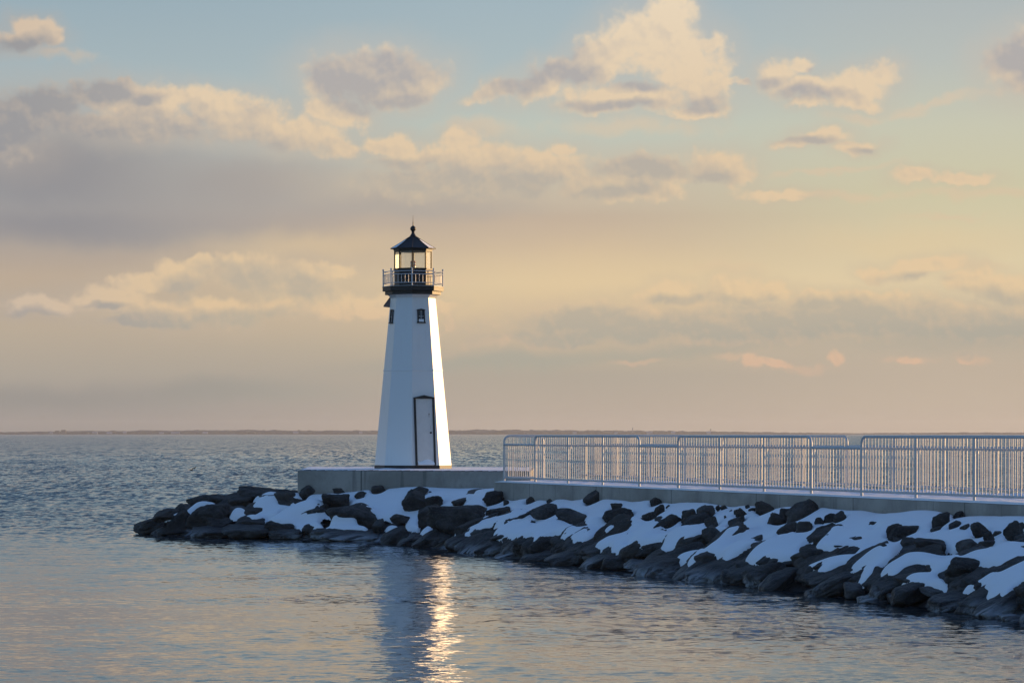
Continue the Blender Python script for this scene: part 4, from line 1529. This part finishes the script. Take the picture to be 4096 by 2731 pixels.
# ------------------------------------------------------------------ snow blanket on the rocks
SNOW = [
    ('A', [(300, 580), (400, 545), (600, 480), (540, 540), (500, 580), (460, 575)]),
    ('A', [(600, 520), (700, 430), (800, 385), (940, 390), (1010, 430), (830, 430), (740, 455), (690, 540), (640, 580), (600, 570)]),
    ('A', [(1085, 540), (1140, 450), (1200, 455), (1255, 455), (1260, 510), (1300, 545), (1210, 570), (1110, 565)]),
    ('A', [(1210, 335), (1300, 308), (1320, 312), (1240, 332)]),
    ('A', [(1320, 360), (1400, 315), (1550, 300), (1830, 315), (1820, 345), (1770, 400), (1690, 450), (1540, 540), (1450, 565), (1280, 565), (1440, 490), (1505, 465), (1310, 445), (1365, 400)]),
    ('A', [(1475, 590), (1650, 500), (1800, 420), (1960, 370), (2100, 350), (2350, 320), (2352, 360), (2190, 365), (2090, 380), (2100, 430), (2110, 500), (2040, 560), (2030, 600), (2060, 640), (2090, 690), (1785, 680), (1810, 620), (1720, 610), (1600, 610), (1500, 600)]),
    ('A', [(1760, 305), (1900, 250), (2180, 245), (2310, 275), (2350, 310), (2180, 340), (1910, 385), (1880, 360), (1830, 345)]),
    ('B', [(50, 550), (110, 500), (270, 480), (300, 520), (320, 545), (420, 600), (340, 610), (200, 600), (90, 590)]),
    ('B', [(0, 650), (200, 640), (330, 630), (430, 655), (490, 685), (200, 690), (0, 690)]),
    ('B', [(0, 330), (640, 255), (950, 225), (1450, 290), (1750, 300), (1740, 335), (1400, 420), (1230, 465), (1110, 515), (1050, 560), (970, 600), (1000, 670), (880, 685), (840, 650), (860, 610), (700, 610), (660, 570), (560, 580), (500, 500), (380, 440), (240, 440), (100, 380), (0, 350)]),
    ('B', [(610, 690), (640, 635), (780, 640), (740, 690)]),
    ('B', [(990, 720), (1050, 660), (1130, 620), (1110, 680), (1130, 710), (1060, 740)]),
    ('B', [(1180, 735), (1220, 708), (1270, 725)]),
    ('B', [(1390, 440), (1530, 390), (1700, 350), (1860, 320), (2352, 300), (2352, 430), (2160, 500), (2170, 580), (2000, 640), (1900, 690), (1800, 680), (1760, 660), (1770, 620), (1650, 680), (1560, 755), (1400, 765), (1360, 740), (1360, 700), (1400, 650), (1600, 580), (1700, 560), (1650, 570), (1640, 545), (1600, 490), (1480, 450)]),
    ('B', [(1745, 690), (1900, 690), (2050, 640), (2200, 590), (2270, 600), (2240, 640), (2080, 760), (1980, 790), (1890, 840), (1760, 820), (1800, 750), (1760, 760)]),
    ('C', [(50, 590), (200, 480), (330, 460), (530, 515), (540, 530), (380, 590), (270, 590), (180, 650), (150, 695), (70, 670)]),
    ('C', [(330, 640), (500, 540), (820, 490), (940, 520), (900, 560), (790, 595), (620, 670), (540, 690), (400, 680), (380, 630)]),
    ('C', [(0, 180), (250, 180), (600, 190), (840, 160), (1100, 220), (1150, 250), (1450, 225), (2000, 240), (2352, 280), (2352, 480), (2100, 560), (2000, 560), (1800, 520), (1600, 590), (1420, 650), (1250, 740), (1100, 760), (1050, 740), (960, 790), (880, 810), (900, 740), (860, 690), (790, 760), (720, 715), (950, 590), (950, 520), (830, 480), (640, 480), (500, 510), (330, 460), (0, 500)]),
    ('C', [(1370, 740), (1390, 690), (1550, 590), (1700, 530), (1850, 510), (1925, 545), (1890, 610), (1700, 640), (1680, 700), (1560, 780), (1430, 785)]),
    ('C', [(1550, 835), (1650, 795), (1850, 745), (1845, 780), (1760, 900), (1690, 915), (1630, 880)]),
    ('C', [(1895, 715), (2000, 630), (2200, 520), (2352, 460), (2352, 700), (2150, 790), (2120, 870), (2150, 890), (2080, 880), (2010, 785), (1910, 800)]),
    ('D', [(0, 150), (400, 155), (620, 225), (700, 220), (900, 140), (1010, 170), (1130, 190), (1280, 155), (1500, 215), (1650, 255), (2195, 300), (2195, 460), (2030, 600), (2195, 630), (2100, 650), (1900, 720), (1700, 820), (1650, 810), (1600, 740), (1530, 720), (1330, 780), (1290, 740), (1100, 710), (1050, 650), (920, 590), (640, 600), (500, 620), (300, 690), (150, 800), (50, 870), (80, 910), (0, 910)]),
    ('D', [(250, 870), (330, 760), (480, 650), (640, 600), (900, 555), (920, 590), (1040, 580), (1150, 580), (990, 690), (950, 800), (920, 840), (860, 830), (800, 860), (720, 880), (570, 880), (555, 900), (540, 850), (430, 905), (300, 885)]),
    ('D', [(890, 1035), (1000, 960), (1200, 890), (1420, 830), (1700, 820), (1680, 850), (1450, 930), (1420, 950), (1300, 1000), (1180, 1045), (950, 1050)]),
    ('D', [(1480, 1020), (1600, 930), (1800, 800), (2000, 690), (2195, 640), (2195, 720), (2100, 830), (1900, 970), (1840, 1020), (1790, 1140), (1720, 1195), (1670, 1130), (1720, 1050), (1700, 980), (1600, 980)]),
    ('D', [(1920, 1070), (1980, 980), (2195, 850), (2195, 960), (2110, 1080), (2000, 1075)]),
    ('D', [(655, 980), (740, 950), (820, 965), (890, 1010), (760, 1030), (690, 1010)]),
    ('E', [(0, 235), (300, 255), (550, 285), (800, 245), (1100, 235), (1210, 225), (1380, 300), (1842, 335), (2300, 360), (2300, 640), (1660, 660), (1300, 640), (1030, 685), (930, 640), (800, 590), (680, 580), (480, 630), (300, 600), (0, 720)]),
    ('E', [(180, 970), (230, 890), (520, 710), (680, 710), (950, 760), (1080, 730), (1140, 760), (1300, 690), (1842, 640), (2300, 640), (2300, 760), (1842, 770), (1640, 850), (1400, 860), (1180, 820), (980, 820), (960, 890), (880, 910), (760, 890), (680, 830), (620, 815), (480, 850), (420, 920), (350, 980)]),
    ('E', [(415, 1020), (600, 950), (780, 940), (850, 970), (1000, 1040), (1040, 1120), (1000, 1130), (960, 1110), (860, 1085), (760, 1060), (660, 1090), (640, 1010), (530, 1070), (440, 1060)]),
    ('E', [(1095, 1135), (1200, 1060), (1400, 990), (1600, 950), (1842, 810), (2300, 700), (2300, 900), (1842, 1000), (1780, 1060), (1690, 1100), (1700, 1180), (1600, 1230), (1450, 1255), (1390, 1230), (1400, 1190), (1550, 1080), (1360, 1160), (1250, 1150)]),
    ('E', [(1430, 890), (1500, 900), (1600, 950), (1450, 980)]),
]


def blur(Z, sig):
    n = int(3 * sig / GS) + 1
    kx = np.exp(-0.5 * (np.arange(-n, n + 1) * GS / sig) ** 2)
    kx /= kx.sum()
    Zp = np.pad(Z, n, mode='edge')
    t = sum(kx[i] * Zp[i:i + Z.shape[0], :] for i in range(2 * n + 1))
    return sum(kx[i] * t[:, i:i + Z.shape[1]] for i in range(2 * n + 1))


sv_ = np.vstack(slabs_v)
bvh = BVHTree.FromPolygons([tuple(q) for q in sv_], slabs_f)
H = BASE - 0.06
need = (dist_t > -0.1) & (dist_t < 7.5) & ~inw & ~inp
ii, jj = np.nonzero(need)
down = Vector((0, 0, -1))
for i, j in zip(ii, jj):
    res = bvh.ray_cast(Vector((gx[i], gy[j], 4.0)), down)
    if res[0] is not None and res[0].z > H[i, j]:
        H[i, j] = res[0].z
# upper slope: a smooth blanket; lower: follows the slabs closely
Hs = blur(H, 0.18) * 0.5 + blur(H, 0.09) * 0.5
up_t = np.clip((dist_t - 1.0) / 1.2, 0, 1)
Hs = Hs * (1 - 0.35 * up_t) + blur(np.maximum(H, BASE), 0.35) * 0.35 * up_t
nz = np.array([[0.0]])
wob = np.zeros(GXX.shape)
wob2 = np.zeros(GXX.shape)
for i, j in zip(ii, jj):
    wob2[i, j] = mnoise.noise((gx[i] * 0.75, gy[j] * 0.75, 21.0))
    wob[i, j] = mnoise.fractal((gx[i] * 0.9, gy[j] * 0.9, 1.7), 1.0, 2.0, 3)
top = Hs + 0.065 + 0.035 * wob + (0.045 + 0.075 * wob2) * up_t
PX = 2048 + F * GXX / GYY
PY = HZ + F * (EYE - top) / GYY
jx = np.zeros(GXX.shape)
for i, j in zip(ii, jj):
    jx[i, j] = mnoise.fractal((gx[i] * 5, gy[j] * 5, 7.7), 0.8, 2.0, 3)
mask = np.zeros(GXX.shape, bool)
for cr, poly in SNOW:
    ox, oy, s = CR[cr]
    mask |= in_poly(PX + 4 * jx, PY + 1.2 * jx, [(ox + x * s, oy + y * s) for x, y in poly])
mask |= (dist_t > 2.3) & (GXX > -5.3)
for r in rocks:
    if r.kd == 'b':
        ca_, sa_ = math.cos(math.radians(r.rot)), math.sin(math.radians(r.rot))
        q1 = ((PX - r.px) * ca_ - (PY - r.py) * sa_) / (r.w * 0.43)
        q2 = ((PX - r.px) * sa_ + (PY - r.py) * ca_) / (r.h * 0.33)
        mask &= (q1 * q1 + q2 * q2) > 1.0 + 0.25 * jx
mask &= need
Hm = blur(H, 0.09)
sx__, sy__ = np.gradient(Hm, GS)
steep = np.hypot(sx__, sy__)
mask &= steep < np.where(GXX < -3.6, 2.4, 1.15)
soft = blur(mask.astype(float), 0.075)
soft2 = blur(mask.astype(float), 0.15)
th = np.clip((soft - 0.40) / 0.42, 0, 1) ** 0.5
# the sheet thins towards its rim and dives just under the rock there, so its outline follows the rock's own relief
Zs = Hs + (top - Hs) * th + 0.02 * soft2 - 0.10 * np.clip((0.47 - soft) / 0.25, 0, 1)
keep = (soft > 0.22) & (dist_t > -0.05) & need
idx = -np.ones(GXX.shape, int)
vs, fs = [], []
for i, j in zip(*np.nonzero(keep)):
    idx[i, j] = len(vs)
    vs.append((gx[i], gy[j], Zs[i, j]))
for i, j in zip(*np.nonzero(keep)):
    if i + 1 < len(gx) and j + 1 < len(gy):
        q = (idx[i, j], idx[i + 1, j], idx[i + 1, j + 1], idx[i, j + 1])
        if min(q) >= 0:
            fs.append(q)
o = mesh_obj('rock_snow', vs, fs, 'snow', smooth=True)
bm = bmesh.new()
bm.from_mesh(o.data)
bmesh.ops.delete(bm, geom=[v for v in bm.verts if not v.link_faces], context='VERTS')
for _ in range(4):
    bmesh.ops.smooth_vert(bm, verts=bm.verts, factor=0.5, use_axis_x=True, use_axis_y=True, use_axis_z=True)
bm.to_mesh(o.data)
bm.free()
tag(o, 'bluish shaded snow lying in thick rounded patches over the breakwater rocks', 'snow', kind='stuff')


# ------------------------------------------------------------------ ducks on the open water
def duck(px, py, label, flip=1, scale=0.6):
    Y = EYE * F / (py - HZ)
    X = (px - 2048) / F * Y
    prof = [(0.005, -0.24), (0.03, -0.20), (0.075, -0.10), (0.09, 0.0), (0.075, 0.10), (0.03, 0.17), (0.005, 0.19)]
    n = 12
    vs, fs = [], []
    for r_, t in prof:
        for j in range(n):
            a = 2 * math.pi * j / n
            vs.append((t * flip, r_ * math.cos(a), 0.05 + 0.75 * r_ * math.sin(a) + (0.05 * max(0, -t - 0.12))))
    for i in range(len(prof) - 1):
        for j in range(n):
            a, b_ = i * n + j, i * n + (j + 1) % n
            fs.append((a, b_, b_ + n, a + n))
    mb = MB().add(vs, fs)
    mb.tube([(0.11 * flip, 0, 0.08), (0.15 * flip, 0, 0.15), (0.155 * flip, 0, 0.20), (0.175 * flip, 0, 0.235), (0.20 * flip, 0, 0.235), (0.225 * flip, 0, 0.225)], [0.05, 0.034, 0.036, 0.046, 0.04, 0.015], 10)
    o = mb.build('duck', 'duck', None, smooth=True)
    o.location = (X, Y, 0.0)
    o.scale = (scale,) * 3
    MB().tube([(0.215 * flip, 0, 0.228), (0.265 * flip, 0, 0.215)], [0.016, 0.008], 8).build('bill', 'bill', o)
    tag(o, label, 'duck', 'ducks on the open water')


duck(776, 1874, 'upper of the two tiny dark ducks swimming on the open water at left', 1)
duck(765, 1881, 'lower of the two tiny dark ducks swimming on the open water at left', 1)
duck(1921, 1876, 'lone dark duck in the water behind the platform, left of the railing', -1)


# ------------------------------------------------------------------ thin winter haze over the bay
hm = bpy.data.materials.new('haze')
hm.use_nodes = True
for n in list(hm.node_tree.nodes):
    hm.node_tree.nodes.remove(n)
ho = hm.node_tree.nodes.new('ShaderNodeOutputMaterial')
hv = hm.node_tree.nodes.new('ShaderNodeVolumePrincipled')
hv.inputs['Color'].default_value = (0.86, 0.91, 1.0, 1)
hv.inputs['Density'].default_value = 7.5e-5
hv.inputs['Anisotropy'].default_value = 0.3
hm.node_tree.links.new(hv.outputs[0], ho.inputs['Volume'])
MAT['haze'] = hm
o = MB().box((0, 4000, 19.5), (9000, 9000, 41)).build('haze', 'haze')
fix_normals(o)
tag(o, 'thin haze over the bay that greys the far shore', 'haze', kind='stuff')
